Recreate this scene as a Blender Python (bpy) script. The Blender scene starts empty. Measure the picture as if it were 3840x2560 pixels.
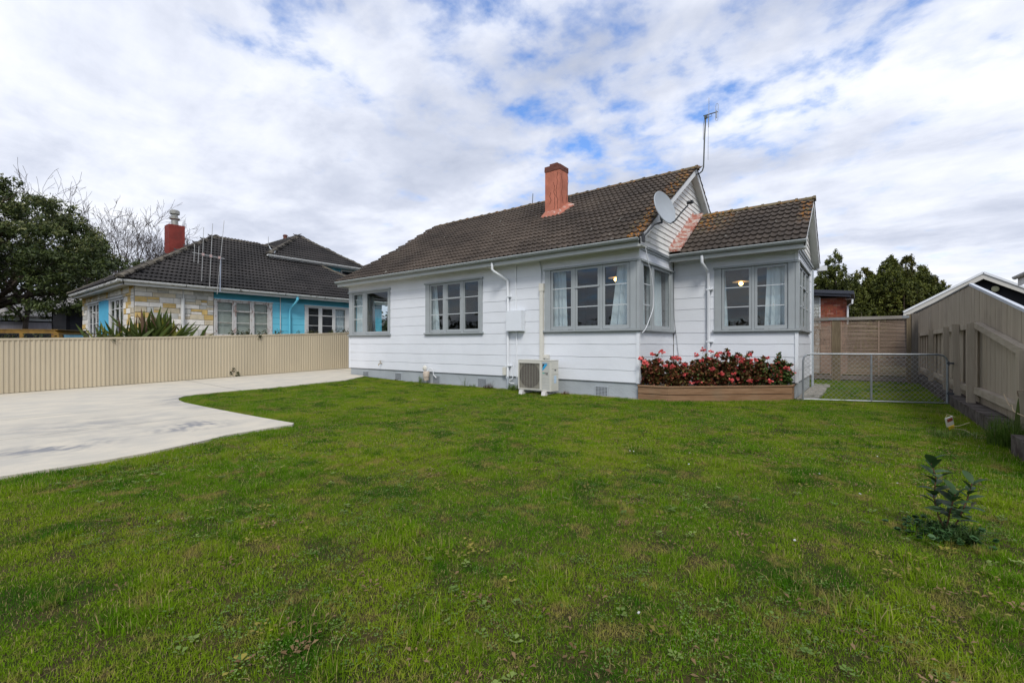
import bpy, bmesh, math, random
import numpy as np
from mathutils import Vector, Matrix, Euler, noise
random.seed(7); np.random.seed(7)
R = math.radians
sc = bpy.context.scene
col = sc.collection

# ------------------------------------------------------------------ camera
cam = bpy.data.cameras.new("camera")
camo = bpy.data.objects.new("camera", cam); col.objects.link(camo)
camo.location = (0, 0, 1.25)
camo.rotation_euler = (R(90), 0, R(37.527))
cam.sensor_width = 36; cam.lens = 16.0; cam.shift_y = 10 / 3840.
cam.clip_start = 0.05; cam.clip_end = 2000
sc.camera = camo

# ------------------------------------------------------------------ world and sun
SUN_EL, SUN_AZ = 47.0, (0.62, -0.78)           # azimuth as a direction in the plan: from the right, behind the camera
world = bpy.data.worlds.new("World"); sc.world = world; world.use_nodes = True
nt = world.node_tree; nt.nodes.clear()
def WN(t, **k):
    n = nt.nodes.new(t)
    for a, b in k.items(): setattr(n, a, b)
    return n
def WL(a, b): nt.links.new(a, b)
def wmath(op, a, b=None, clamp=False):
    n = WN('ShaderNodeMath', operation=op, use_clamp=clamp)
    for i, v in enumerate((a, b)):
        if v is None: continue
        if isinstance(v, (int, float)): n.inputs[i].default_value = v
        else: WL(v, n.inputs[i])
    return n.outputs[0]
out = WN('ShaderNodeOutputWorld'); bg = WN('ShaderNodeBackground'); bg.inputs[1].default_value = 0.1
WL(bg.outputs[0], out.inputs[0])
sky = WN('ShaderNodeTexSky', sky_type='NISHITA'); sky.sun_disc = False
sky.sun_elevation = R(SUN_EL); sky.sun_rotation = math.atan2(SUN_AZ[0], SUN_AZ[1]); sky.air_density = 1.2; sky.dust_density = .3; sky.ozone_density = 2.0
tc = WN('ShaderNodeTexCoord'); sep = WN('ShaderNodeSeparateXYZ'); WL(tc.outputs['Generated'], sep.inputs[0])
zc = wmath('MAXIMUM', wmath('ADD', sep.outputs[2], 0.16), 0.06)
cmb = WN('ShaderNodeCombineXYZ')
WL(wmath('DIVIDE', sep.outputs[0], zc), cmb.inputs[0]); WL(wmath('DIVIDE', sep.outputs[1], zc), cmb.inputs[1])
def wnoise(scale, detail, rough, loc=(0, 0, 0), dist=0.0, st=(1, 1, 1), rz=0):
    mp = WN('ShaderNodeMapping'); mp.inputs['Location'].default_value = loc; mp.inputs['Scale'].default_value = st
    mp.inputs['Rotation'].default_value = (0, 0, rz)
    WL(cmb.outputs[0], mp.inputs[0])
    n = WN('ShaderNodeTexNoise'); n.inputs['Scale'].default_value = scale; n.inputs['Detail'].default_value = detail
    n.inputs['Roughness'].default_value = rough; n.inputs['Distortion'].default_value = dist
    WL(mp.outputs[0], n.inputs['Vector']); return n.outputs['Fac']
def wramp(fac, stops):
    r = WN('ShaderNodeValToRGB'); e = r.color_ramp.elements
    while len(e) < len(stops): e.new(.5)
    for i, (p, c) in enumerate(stops): e[i].position = p; e[i].color = (*c, 1) if len(c) == 3 else c
    WL(fac, r.inputs[0]); return r.outputs[0]
# directions (in the world) around which the cloud deck breaks up or closes
def pix_dir(x, y):
    r, u = (x - 1920) / 1706.67, (1290 - y) / 1706.67
    v = Vector((r * .7931 - .6091, r * .6091 + .7931, u)); return v.normalized()
def blob(x, y, wid, amp):
    d = pix_dir(x, y)
    n = WN('ShaderNodeVectorMath', operation='DOT_PRODUCT'); n.inputs[1].default_value = d
    nv = WN('ShaderNodeVectorMath', operation='NORMALIZE'); WL(tc.outputs['Generated'], nv.inputs[0]); WL(nv.outputs[0], n.inputs[0])
    f = wmath('MULTIPLY', wmath('SUBTRACT', 1.0, n.outputs['Value']), -1.0 / (wid * wid))
    return wmath('MULTIPLY', wmath('EXPONENT', f), amp)
n1 = wnoise(5.5, 10, .56, (3.1, 1.7, 0), .12)
n2 = wnoise(.7, 3, .5, (8.2, 4.4, 1.0))
cov = wmath('ADD', wmath('MULTIPLY', n1, .85), wmath('MULTIPLY', n2, .30))
for b in [(2250, 100, .55, -.085), (1350, 130, .32, -.075), (3300, 150, .30, -.045), (1630, 40, .08, -.09), (1150, 215, .10, -.09), (840, 130, .05, -.08), (1000, 160, .06, -.08), (2420, 260, .14, -.04), (1900, 330, .14, -.02), (2440, 490, .09, -.03), (2680, 490, .06, -.04),
          (3150, 230, .20, -.07), (3600, 80, .18, -.09), (2110, 340, .10, -.05), (2050, 700, .06, -.05), (3500, 640, .40, .14), (700, 500, .42, .14),
          (300, 1000, .5, .12), (3500, 1000, .4, .09), (1500, 900, .4, .08)]:
    cov = wmath('ADD', cov, blob(*b))
mask = wramp(cov, [(.37, (.10, .10, .10)), (.45, (.50, .50, .50)), (.52, (.84, .84, .84)), (.62, (1, 1, 1))])
n3 = wnoise(.75, 7, .55, (1.2, 9.1, 3.0), .3, (1, 2.2, 1), .9)
n4 = wnoise(3.0, 8, .6, (5.5, 2.2, 6.0), .2)
shade = wmath('ADD', wmath('MULTIPLY', n3, .62), wmath('MULTIPLY', n4, .38))
for b in [(700, 480, .25, .05), (3500, 640, .28, .07), (0, 330, .20, .05), (1100, 560, .22, .07), (1500, 1130, .35, -.03), (3300, 1080, .4, -.03), (1000, 900, .30, -.05), (400, 850, .25, -.03), (2100, 650, .25, -.02)]:
    shade = wmath('ADD', shade, blob(*b))
ccol = wramp(shade, [(.32, (4.3, 4.75, 5.9)), (.45, (5.8, 6.2, 7.3)), (.54, (7.3, 7.65, 8.6)), (.66, (8.9, 9.05, 9.4))])
hs = WN('ShaderNodeMix', data_type='RGBA', blend_type='MULTIPLY'); hs.inputs[0].default_value = 1.0
WL(sky.outputs[0], hs.inputs[6]); hs.inputs[7].default_value = (.75, 1.2, 1.8, 1)
mx = WN('ShaderNodeMix', data_type='RGBA'); WL(mask, mx.inputs[0]); WL(hs.outputs[2], mx.inputs[6]); WL(ccol, mx.inputs[7])
WL(mx.outputs[2], bg.inputs[0])

sun = bpy.data.lights.new("sun", 'SUN'); sun.energy = 2.1; sun.angle = R(16); sun.color = (1, .965, .91)
suno = bpy.data.objects.new("sun", sun); col.objects.link(suno)
sd = Vector((SUN_AZ[0] * math.cos(R(SUN_EL)), SUN_AZ[1] * math.cos(R(SUN_EL)), math.sin(R(SUN_EL))))
suno.rotation_euler = sd.to_track_quat('Z', 'Y').to_euler(); suno.location = sd * 50

sc.render.engine = 'CYCLES'
sc.view_settings.view_transform = 'Standard'; sc.view_settings.look = 'None'; sc.view_settings.gamma = 1.0
sc.view_settings.use_curve_mapping = False
sc.view_settings.exposure = 0.27
sc.cycles.use_denoising = True
sc.cycles.max_bounces = 6; sc.cycles.diffuse_bounces = 3; sc.cycles.glossy_bounces = 3; sc.cycles.transparent_max_bounces = 12; sc.cycles.transmission_bounces = 3
sc.cycles.caustics_reflective = False; sc.cycles.caustics_refractive = False

# ------------------------------------------------------------------ helpers: objects
ORG = {}
def tag(o, label=None, cat=None, group=None, kind=None):
    if label: o['label'] = label
    if cat: o['category'] = cat
    if group: o['group'] = group
    if kind: o['kind'] = kind
    return o
def thing(name, label, cat, loc=(0, 0, 0), group=None):
    o = bpy.data.objects.new(name, None); o.empty_display_size = .1; col.objects.link(o); o.location = loc
    ORG[o.name] = Vector(loc); return tag(o, label, cat, group)
def org(p): return ORG.get(p.name, Vector((0, 0, 0))) if p else Vector((0, 0, 0))
def link(name, me, parent=None, loc=None, rot=None):
    """link a mesh object; loc is the world place"""
    o = bpy.data.objects.new(name, me); col.objects.link(o)
    w = Vector(loc) if loc is not None else org(parent)
    if parent: o.parent = parent; o.location = w - org(parent)
    else: o.location = w
    if rot is not None: o.rotation_euler = rot
    ORG[o.name] = w
    return o
class MB:
    def __init__(s): s.v = []; s.f = []; s.m = []; s.k = 0
    def add(s, vs, fs):
        n = len(s.v); s.v += [tuple(v) for v in vs]; s.f += [tuple(i + n for i in f) for f in fs]; s.m += [s.k] * len(fs)
    def box(s, x0, x1, y0, y1, z0, z1, mp=None):
        vs = [(x, y, z) for z in (z0, z1) for y in (y0, y1) for x in (x0, x1)]
        if mp: vs = [mp(*v) for v in vs]
        s.add(vs, [(0, 2, 3, 1), (4, 5, 7, 6), (0, 1, 5, 4), (2, 6, 7, 3), (0, 4, 6, 2), (1, 3, 7, 5)])
    def cbox(s, c, size, M=None):
        a, b, d = [q / 2 for q in size]
        vs = [Vector((x, y, z)) for z in (-d, d) for y in (-b, b) for x in (-a, a)]
        if M is not None: vs = [M @ v for v in vs]
        vs = [v + Vector(c) for v in vs]
        s.add(vs, [(0, 2, 3, 1), (4, 5, 7, 6), (0, 1, 5, 4), (2, 6, 7, 3), (0, 4, 6, 2), (1, 3, 7, 5)])
    def beam(s, p, q, w, h, up=(0, 0, 1)):
        p, q = Vector(p), Vector(q); d = (q - p).normalized(); u = Vector(up)
        r = d.cross(u).normalized() * w / 2; t = r.cross(d).normalized() * h / 2
        vs = [a + i * r + j * t for a in (p, q) for j in (-1, 1) for i in (-1, 1)]
        s.add(vs, [(0, 1, 3, 2), (4, 6, 7, 5), (0, 4, 5, 1), (2, 3, 7, 6), (0, 2, 6, 4), (1, 5, 7, 3)])
    def sweep(s, prof, path, closed=True, cap=True):
        """prof: rows of points, one list per station"""
        n = len(prof[0]); vs = [p for row in prof for p in row]; fs = []
        for i in range(len(prof) - 1):
            for j in range(n if closed else n - 1):
                a = i * n + j; b = i * n + (j + 1) % n
                fs.append((a, b, b + n, a + n))
        if cap and closed: fs.append(tuple(range(n))[::-1]); fs.append(tuple(range((len(prof) - 1) * n, len(prof) * n)))
        s.add(vs, fs)
    def tube(s, path, r, n=8, cap=True):
        path = [Vector(p) for p in path]; rows = []
        rr = r if isinstance(r, (list, tuple)) else [r] * len(path)
        ref = None
        for i, p in enumerate(path):
            d = (path[min(i + 1, len(path) - 1)] - path[max(i - 1, 0)])
            d = d.normalized() if d.length > 1e-9 else Vector((0, 0, 1))
            if ref is None: ref = Vector((1, 0, 0)) if abs(d.x) < .8 else Vector((0, 1, 0))
            a = (ref - d * ref.dot(d))
            if a.length < 1e-4: a = d.orthogonal()
            a.normalize(); b = d.cross(a); ref = a
            rows.append([p + a * (rr[i] * math.cos(2 * math.pi * k / n)) + b * (rr[i] * math.sin(2 * math.pi * k / n)) for k in range(n)])
        s.sweep(rows, None, True, cap)
    def lathe(s, prof, c, n=20, axis=None):
        M = axis.to_track_quat('Z', 'Y').to_matrix() if axis is not None else Matrix.Identity(3)
        rows = [[Vector(c) + M @ Vector((r * math.cos(2 * math.pi * k / n), r * math.sin(2 * math.pi * k / n), z)) for k in range(n)] for r, z in prof]
        s.sweep(rows, None, True, True)
    def prism(s, poly, a, b, mp=None):
        """poly: list of (y,z); extruded along x from a to b"""
        n = len(poly); f = mp or (lambda *q: q)
        vs = [f(a, y, z) for y, z in poly] + [f(b, y, z) for y, z in poly]
        s.add(vs, [tuple(range(n))[::-1], tuple(range(n, 2 * n))] + [(i, (i + 1) % n, n + (i + 1) % n, n + i) for i in range(n)])
    def mesh(s, name, mats, off=Vector((0, 0, 0)), smooth=False, recalc=True):
        me = bpy.data.meshes.new(name)
        me.from_pydata([(v[0] - off.x, v[1] - off.y, v[2] - off.z) for v in s.v], [], s.f)
        for m in (mats if isinstance(mats, (list, tuple)) else [mats]): me.materials.append(m)
        if any(s.m): me.polygons.foreach_set('material_index', s.m)
        if recalc:
            bm = bmesh.new(); bm.from_mesh(me); bmesh.ops.recalc_face_normals(bm, faces=bm.faces); bm.to_mesh(me); bm.free()
        if smooth: me.shade_smooth() if smooth is True else me.shade_smooth()
        if smooth == 'auto':
            me.set_sharp_from_angle(angle=R(40))
        me.update(); return me
    def build(s, name, mats, parent=None, smooth=False, recalc=True):
        if not s.v: return None
        if parent: return link(name, s.mesh(name, mats, org(parent), smooth, recalc), parent)
        return link(name, s.mesh(name, mats, Vector((0, 0, 0)), smooth, recalc))
    def build_at(s, name, mats, loc, smooth=False, parent=None, recalc=True):
        return link(name, s.mesh(name, mats, Vector(loc), smooth, recalc), parent, loc)
def boxes(name, m, parent, *bs, mp=None, smooth=False):
    b = MB()
    for q in bs: b.box(*q, mp=mp)
    return b.build(name, m, parent, smooth)
def eachbox(name, m, parent, *bs, mp=None):
    for q in bs: boxes(name, m, parent, q, mp=mp)
def raw_mesh(name, V, F, mats, rnd=None, nper=4, midx=None):
    """numpy mesh: V (n,3), F (m,k) uniform faces"""
    me = bpy.data.meshes.new(name); k = F.shape[1]
    me.vertices.add(len(V)); me.vertices.foreach_set('co', V.astype(np.float32).ravel())
    me.loops.add(F.size); me.loops.foreach_set('vertex_index', F.astype(np.int32).ravel())
    me.polygons.add(len(F)); me.polygons.foreach_set('loop_start', np.arange(0, F.size, k, dtype=np.int32))
    for m in (mats if isinstance(mats, (list, tuple)) else [mats]): me.materials.append(m)
    if midx is not None: me.polygons.foreach_set('material_index', midx.astype(np.int32))
    if rnd is not None:
        a = me.attributes.new('rnd', 'FLOAT', 'POINT'); a.data.foreach_set('value', rnd.astype(np.float32))
    me.update(calc_edges=True); me.validate(); return me

# ------------------------------------------------------------------ helpers: materials
class NT:
    def __init__(s, name):
        s.m = bpy.data.materials.new(name); s.m.use_nodes = True; s.t = s.m.node_tree
        s.b = s.t.nodes['Principled BSDF']; s.o = s.t.nodes['Material Output']
        s.pos = s.N('ShaderNodeNewGeometry').outputs['Position']
    def N(s, t, **k):
        n = s.t.nodes.new(t)
        for a, b in k.items(): setattr(n, a, b)
        return n
    def L(s, a, b): s.t.links.new(a, b)
    def put(s, sock, v):
        if isinstance(v, (int, float)): sock.default_value = v
        elif isinstance(v, (tuple, list)): sock.default_value = (*v, 1) if len(v) == 3 and len(sock.default_value) == 4 else v
        else: s.L(v, sock)
    def noise(s, scale, detail=4, rough=.55, st=(1, 1, 1), vec=None, dist=0, loc=(0, 0, 0), rot=(0, 0, 0)):
        mp = s.N('ShaderNodeMapping'); mp.inputs['Scale'].default_value = st; mp.inputs['Location'].default_value = loc; mp.inputs['Rotation'].default_value = rot
        s.L(vec or s.pos, mp.inputs[0]); n = s.N('ShaderNodeTexNoise')
        n.inputs['Scale'].default_value = scale; n.inputs['Detail'].default_value = detail; n.inputs['Roughness'].default_value = rough; n.inputs['Distortion'].default_value = dist
        s.L(mp.outputs[0], n.inputs['Vector']); return n.outputs['Fac']
    def math(s, op, a, b=None, clamp=False):
        n = s.N('ShaderNodeMath', operation=op, use_clamp=clamp); s.put(n.inputs[0], a)
        if b is not None: s.put(n.inputs[1], b)
        return n.outputs[0]
    def ss(s, x, a, b, lo=0., hi=1.):
        n = s.N('ShaderNodeMapRange', interpolation_type='SMOOTHSTEP'); s.put(n.inputs[0], x)
        n.inputs[1].default_value = a; n.inputs[2].default_value = b; n.inputs[3].default_value = lo; n.inputs[4].default_value = hi; return n.outputs[0]
    def mix(s, f, a, b, mode='MIX'):
        n = s.N('ShaderNodeMix', data_type='RGBA', blend_type=mode); s.put(n.inputs[0], f); s.put(n.inputs[6], a); s.put(n.inputs[7], b); return n.outputs[2]
    def rnd(s): return s.N('ShaderNodeObjectInfo').outputs['Random']
    def xyz(s):
        n = s.N('ShaderNodeSeparateXYZ'); s.L(s.pos, n.inputs[0]); return n.outputs
    def bump(s, h, strength=.3, dist=.01):
        n = s.N('ShaderNodeBump'); n.inputs['Strength'].default_value = strength; n.inputs['Distance'].default_value = dist
        s.L(h, n.inputs['Height']); s.L(n.outputs[0], s.b.inputs['Normal'])
    def fin(s, c=None, rough=.6, metal=0, spec=None):
        if c is not None: s.put(s.b.inputs['Base Color'], c)
        s.put(s.b.inputs['Roughness'], rough); s.b.inputs['Metallic'].default_value = metal
        if spec is not None: s.b.inputs['Specular IOR Level'].default_value = spec
        return s.m
def sc3(c, k): return tuple(q * k for q in c)
def M(name, c, rough=.6, var=.15, scale=3, st=(1, 1, 1), bump=0, bscale=60, bst=None, rnd=0, metal=0, spec=.3, dirt=None, dirt_t=(.55, .75), dscale=4, dst=(1, 1, 1)):
    n = NT(name)
    k = n.mix(n.ss(n.noise(scale, 5, .6, st), .3, .7), sc3(c, 1 - var), sc3(c, 1 + var))
    if rnd:
        g = n.math('ADD', n.math('MULTIPLY', n.rnd(), 2 * rnd), 1 - rnd)
        cc = n.N('ShaderNodeCombineColor'); [n.L(g, cc.inputs[i]) for i in range(3)]
        k = n.mix(1.0, k, cc.outputs[0], 'MULTIPLY')
    if dirt: k = n.mix(n.ss(n.noise(dscale, 7, .65, dst, loc=(3, 5, 7)), *dirt_t), k, dirt)
    if bump: n.bump(n.noise(bscale, 6, .6, bst or (1, 1, 1)), bump, .01)
    return n.fin(k, rough, metal, spec)
# ------------------------------------------------------------------ materials
white = M('white_board_paint', (.70, .72, .75), .55, .03, 1.2, bump=.35, bscale=30, bst=(3, 3, .25), rnd=.015, dirt=(.55, .56, .56), dirt_t=(.70, .95), dscale=2.5, dst=(2, 2, .6))
trimw = M('white_trim_paint', (.72, .74, .76), .5, .03, 2)
soffit = M('soffit_paint', (.66, .67, .64), .7, .05, 1)
greyp = M('grey_window_paint', (.335, .36, .365), .45, .05, 2, rnd=.03, dirt=(.40, .42, .42), dirt_t=(.72, .9), dscale=10)
greyl = M('grey_bar_paint', (.50, .53, .54), .45, .05, 2)
plinth = M('grey_plinth_paint', (.37, .40, .415), .75, .08, 1.2, bump=1.0, bscale=26, bst=(1, 1, 1.6), dirt=(.20, .22, .2), dirt_t=(.62, .85), dscale=3)
ventm = M('vent_grey', (.36, .39, .41), .7, .05)
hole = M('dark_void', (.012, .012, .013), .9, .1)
gutterm = M('gutter_grey_green', (.25, .275, .265), .30, .05, 1.5, spec=.5)
gutl = M('gutter_lip', (.62, .66, .66), .35, .05)
pvc = M('white_pipe', (.74, .76, .78), .3, .03, 3, spec=.5)
pvcg = M('pipe_painted_grey', (.36, .40, .43), .5, .04)
cream = M('cream_duct', (.62, .60, .53), .45, .04)
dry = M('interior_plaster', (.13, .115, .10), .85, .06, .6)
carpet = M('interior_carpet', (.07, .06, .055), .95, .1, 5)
black = M('black_plastic', (.02, .021, .022), .45, .1)
dgrey = M('dark_grey_metal', (.07, .075, .08), .4, .1, metal=.3)
steel = M('galvanised_steel', (.30, .32, .33), .5, .12, 15, metal=.7, rnd=.05)
def tile_mat(name, base, warm, lichen=None, pale=.5):
    n = NT(name)
    c = n.mix(n.ss(n.noise(.55, 4, .6), .35, .66), base, warm)
    g = n.math('ADD', n.math('MULTIPLY', n.rnd(), .34), .83); cc = n.N('ShaderNodeCombineColor'); [n.L(g, cc.inputs[i]) for i in range(3)]
    c = n.mix(1.0, c, cc.outputs[0], 'MULTIPLY')
    c = n.mix(n.ss(n.noise(35, 5, .7), .35, .75, 0, .35), c, sc3(warm, 1.8))
    c = n.mix(n.ss(n.noise(7.5, 3, .5, (1, 1, 1), loc=(4, 1, 2)), .705 if pale > .4 else .74, .745, 0, .8), c, (.36, .36, .31))
    if lichen:
        x = n.xyz()
        f = lichen(n, x)
        k = n.math('MULTIPLY', f, n.ss(n.noise(11, 6, .72, loc=(7, 7, 1)), .52, .56))
        lc = n.mix(n.ss(n.noise(3, 3, .6, loc=(1, 8, 1)), .45, .58), (.34, .135, .012), (.15, .12, .045))
        c = n.mix(k, c, lc)
    n.bump(n.noise(90, 4, .7), .4, .004)
    return n.fin(c, .85, 0, .25)
def lich_main(n, x):
    a = n.ss(x[0], -4.35, -3.95)                    # along the verge of the big gable
    b = n.math('MULTIPLY', n.ss(x[0], -3.75, -3.70), n.math('MULTIPLY', n.ss(x[0], -2.55, -3.2), n.ss(x[1], 12.6, 13.4)))
    c = n.math('MULTIPLY', n.ss(x[0], -1.30, -1.15), n.ss(x[1], 12.5, 13.0))
    d = n.math('MULTIPLY', n.ss(x[2], 6.26, 6.33), .55)
    e = n.math('MULTIPLY', n.math('MULTIPLY', n.ss(x[2], 4.93, 4.99), n.ss(x[0], -3.75, -3.70)), .6)
    e = n.math('MULTIPLY', e, n.ss(x[2], 5.3, 5.2))
    inner = n.math('MULTIPLY', a, n.ss(x[0], -3.72, -3.76))
    s = n.math('MAXIMUM', n.math('MAXIMUM', inner, b), n.math('MAXIMUM', c, n.math('MAXIMUM', d, e)))
    return s
tilem = tile_mat('concrete_tile_brown', (.036, .029, .024), (.082, .064, .050), lich_main)
tilen = tile_mat('concrete_tile_black', (.020, .019, .019), (.042, .038, .036), None, .3)
ridgem = tile_mat('ridge_tile_mossy', (.075, .062, .045), (.14, .11, .06), lich_main)
ridgen = tile_mat('ridge_tile_grey', (.065, .058, .048), (.12, .105, .08), None)
def glass_mat(name, tint=(.92, .95, .95), dirt=.03):
    n = NT(name); n.t.nodes.remove(n.b)
    tr = n.N('ShaderNodeBsdfTransparent'); tr.inputs[0].default_value = (*tint, 1)
    gl = n.N('ShaderNodeBsdfGlossy'); gl.inputs['Roughness'].default_value = .01; gl.inputs[0].default_value = (1, 1, 1, 1)
    ge = n.N('ShaderNodeNewGeometry'); dt = n.N('ShaderNodeVectorMath', operation='DOT_PRODUCT'); n.L(ge.outputs['Normal'], dt.inputs[0]); n.L(ge.outputs['Incoming'], dt.inputs[1])
    ca = n.math('SUBTRACT', 1.0, n.math('ABSOLUTE', dt.outputs['Value'])); fr5 = n.math('ADD', n.math('MULTIPLY', n.math('POWER', ca, 5.0), .96), .04)
    k = n.math('MULTIPLY', fr5, .85, True)
    m1 = n.N('ShaderNodeMixShader'); n.L(k, m1.inputs[0]); n.L(tr.outputs[0], m1.inputs[1]); n.L(gl.outputs[0], m1.inputs[2])
    n.L(m1.outputs[0], n.o.inputs[0]); return n.m
glass = glass_mat('window_glass')
def curtain_mat():
    n = NT('curtain_cloth'); c = n.mix(n.ss(n.noise(2), .3, .7), (.74, .80, .84), (.82, .87, .90))
    n.fin(c, .9, 0, .1)
    tl = n.N('ShaderNodeBsdfTranslucent'); n.L(c, tl.inputs[0]); m = n.N('ShaderNodeMixShader'); m.inputs[0].default_value = .35
    n.L(n.b.outputs[0], m.inputs[1]); n.L(tl.outputs[0], m.inputs[2]); n.L(m.outputs[0], n.o.inputs[0]); return n.m
curt = curtain_mat()
def peel_mat(name, paint, under, t=(.56, .62), scale=9, st=(1, 1, 1), extra=None):
    n = NT(name); f = n.ss(n.noise(scale, 8, .72, st), *t)
    c = n.mix(f, paint, n.mix(n.ss(n.noise(30), .4, .6), under, sc3(under, 1.8)))
    if extra: c = n.mix(n.ss(n.noise(3, 5, .6, loc=(2, 2, 2)), .5, .8, 0, .6), c, extra)
    n.bump(f, -.4, .004); return n.fin(c, .7, 0, .2)
gableb = peel_mat('peeling_white_boards', (.74, .73, .69), (.30, .285, .25), (.585, .64), 7, (1, .5, 2.2), (.60, .57, .48))
bargem = peel_mat('weathered_barge_paint', (.68, .69, .69), (.34, .34, .34), (.62, .68), 6, (1, 1, 1))
flash = peel_mat('flashing_red_oxide', (.32, .115, .08), (.31, .26, .23), (.44, .56), 5, (1, 2, 1))
chim = M('salmon_stucco', (.47, .165, .105), .85, .14, 3, bump=.9, bscale=45, dirt=(.30, .10, .07), dirt_t=(.62, .8), dscale=8, dst=(1, 1, .35))
chimc = M('chimney_cap_brick', (.14, .055, .04), .85, .2, 9, bump=.5)
soil = M('soil', (.055, .04, .025), .95, .3, 6, bump=.8, bscale=40)
foil = lambda name, a, b, rn=.25, tr=.25, dead=None, sc_=2.: foliage_mat(name, a, b, rn, tr, dead, sc_)
def foliage_mat(name, a, b, rn=.3, tr=.3, dead=None, sc_=2., spec=.25, rough=.55):
    n = NT(name); at = n.N('ShaderNodeAttribute', attribute_name='rnd'); f = at.outputs['Fac']
    c = n.mix(n.ss(f, 0, 1), a, b)
    c = n.mix(n.ss(n.noise(sc_, 3), .35, .65, 0, .55), c, sc3(a, .6))
    if dead: c = n.mix(n.ss(f, .93, .95), c, dead)
    n.fin(c, rough, 0, spec)
    tl = n.N('ShaderNodeBsdfTranslucent'); n.L(c, tl.inputs[0]); m = n.N('ShaderNodeMixShader'); m.inputs[0].default_value = tr
    n.L(n.b.outputs[0], m.inputs[1]); n.L(tl.outputs[0], m.inputs[2]); n.L(m.outputs[0], n.o.inputs[0]); return n.m

# ------------------------------------------------------------------ ground
def sm(x, a, b):
    t = min(1, max(0, (x - a) / (b - a))); return t * t * (3 - 2 * t)
def gz(x, y):
    return sm(-x, 10.5, 18) * (-.07 + .0247 * (max(min(y, 14), -1) - 1.26)) + .012 * noise.noise((x * .7, y * .7, 0)) * sm(-abs(x), -12.5, -11)
gx = sorted(set([-600, -300, -150, -80, -50, -35, -28] + [round(-24 + .5 * i, 2) for i in range(56)] + [6, 10, 20, 40, 80, 150, 300, 600]))
gy = sorted(set([-600, -300, -150, -80, -40, -20, -10] + [round(-6 + .5 * i, 2) for i in range(60)] + [26, 30, 40, 60, 100, 200, 400, 600]))
b = MB(); b.v = [(x, y, gz(x, y)) for y in gy for x in gx]; w_ = len(gx)
b.f = [(j * w_ + i, j * w_ + i + 1, (j + 1) * w_ + i + 1, (j + 1) * w_ + i) for j in range(len(gy) - 1) for i in range(w_ - 1)]; b.m = [0] * len(b.f)
n = NT('ground_turf_soil')
c = n.mix(n.ss(n.noise(5, 6, .65), .4, .62), (.035, .050, .010), (.075, .060, .022)); c = n.mix(n.ss(n.noise(45, 5, .7), .4, .7), c, (.04, .028, .014))
n.bump(n.noise(30, 6, .7), .8, .03)
groundm = n.fin(c, .95, 0, .1)
tag(b.build('ground', groundm, smooth=True), kind='structure')

# concrete driveway
DR = [(-6.30, -6), (-6.30, .55), (-6.31, 1.2), (-6.36, 1.6), (-6.52, 2.1), (-6.72, 2.5), (-6.80, 3.0), (-6.84, 3.44), (-6.95, 3.52), (-8.0, 3.46), (-8.8, 3.42), (-10.0, 3.38), (-11.2, 3.37),
      (-11.8, 3.44), (-12.25, 3.57), (-12.6, 3.78), (-12.82, 4.2), (-12.92, 4.8), (-12.98, 6.1), (-13.25, 7.3), (-13.42, 8.5), (-14.1, 9.6), (-14.28, 9.84), (-15.28, 9.84), (-15.28, 22), (-17.58, 22), (-17.58, -6)]
bm = bmesh.new(); vs = [bm.verts.new((x, y, 0)) for x, y in DR]; bm.faces.new(vs)
for k in range(-17, -6): bmesh.ops.bisect_plane(bm, geom=bm.verts[:] + bm.edges[:] + bm.faces[:], plane_co=(k, 0, 0), plane_no=(1, 0, 0))
for k in range(-5, 22): bmesh.ops.bisect_plane(bm, geom=bm.verts[:] + bm.edges[:] + bm.faces[:], plane_co=(0, k, 0), plane_no=(0, 1, 0))
bmesh.ops.recalc_face_normals(bm, faces=bm.faces)
for f in bm.faces:
    if f.normal.z < 0: f.normal_flip()
def dz(x, y): return gz(x, y) + .036 - .045 * sm(x, -8, -6.2) * 0
for v in bm.verts: v.co.z = dz(v.co.x, v.co.y)
r = bmesh.ops.extrude_edge_only(bm, edges=[e for e in bm.edges if e.is_boundary])
for v in [g for g in r['geom'] if isinstance(g, bmesh.types.BMVert)]: v.co.z -= .16
me = bpy.data.meshes.new('driveway'); bm.to_mesh(me); bm.free()
n = NT('driveway_concrete'); X = n.xyz()
c = n.mix(n.ss(n.noise(.9, 5, .6), .35, .65), (.53, .485, .395), (.47, .44, .375))
c = n.mix(n.ss(n.noise(3.2, 6, .6, (1, .6, 1), loc=(3, 3, 3)), .35, .75), c, (.60, .54, .43))
c = n.mix(n.ss(n.noise(60, 4, .7), .3, .8, 0, .22), c, (.33, .32, .30))
def spot(x, y, rx, ry, rz=0):
    mp = n.N('ShaderNodeMapping'); mp.vector_type = 'TEXTURE'; mp.inputs['Location'].default_value = (x, y, 0); mp.inputs['Rotation'].default_value = (0, 0, rz); mp.inputs['Scale'].default_value = (rx, ry, 1e3)
    n.L(n.pos, mp.inputs[0]); g = n.N('ShaderNodeTexGradient', gradient_type='SPHERICAL'); n.L(mp.outputs[0], g.inputs[0]); return g.outputs['Fac']
dirtf = n.math('MAXIMUM', n.math('MAXIMUM', spot(-7.5, 1.0, .55, .75), spot(-7.9, 2.5, .6, .9, .4)), n.math('MAXIMUM', n.math('MULTIPLY', spot(-11, 3.9, 2.6, 1.2, .2), .8), n.math('MULTIPLY', spot(-9.3, 1.5, 1.5, 1.5), .4)))
wav = n.N('ShaderNodeTexWave', wave_type='RINGS', rings_direction='Z'); mpw = n.N('ShaderNodeMapping'); mpw.inputs['Location'].default_value = (8.2, -.1, 0); n.L(n.pos, mpw.inputs[0]); n.L(mpw.outputs[0], wav.inputs[0])
wav.inputs['Scale'].default_value = 2.3; wav.inputs['Distortion'].default_value = 6; wav.inputs['Detail'].default_value = 4
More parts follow.
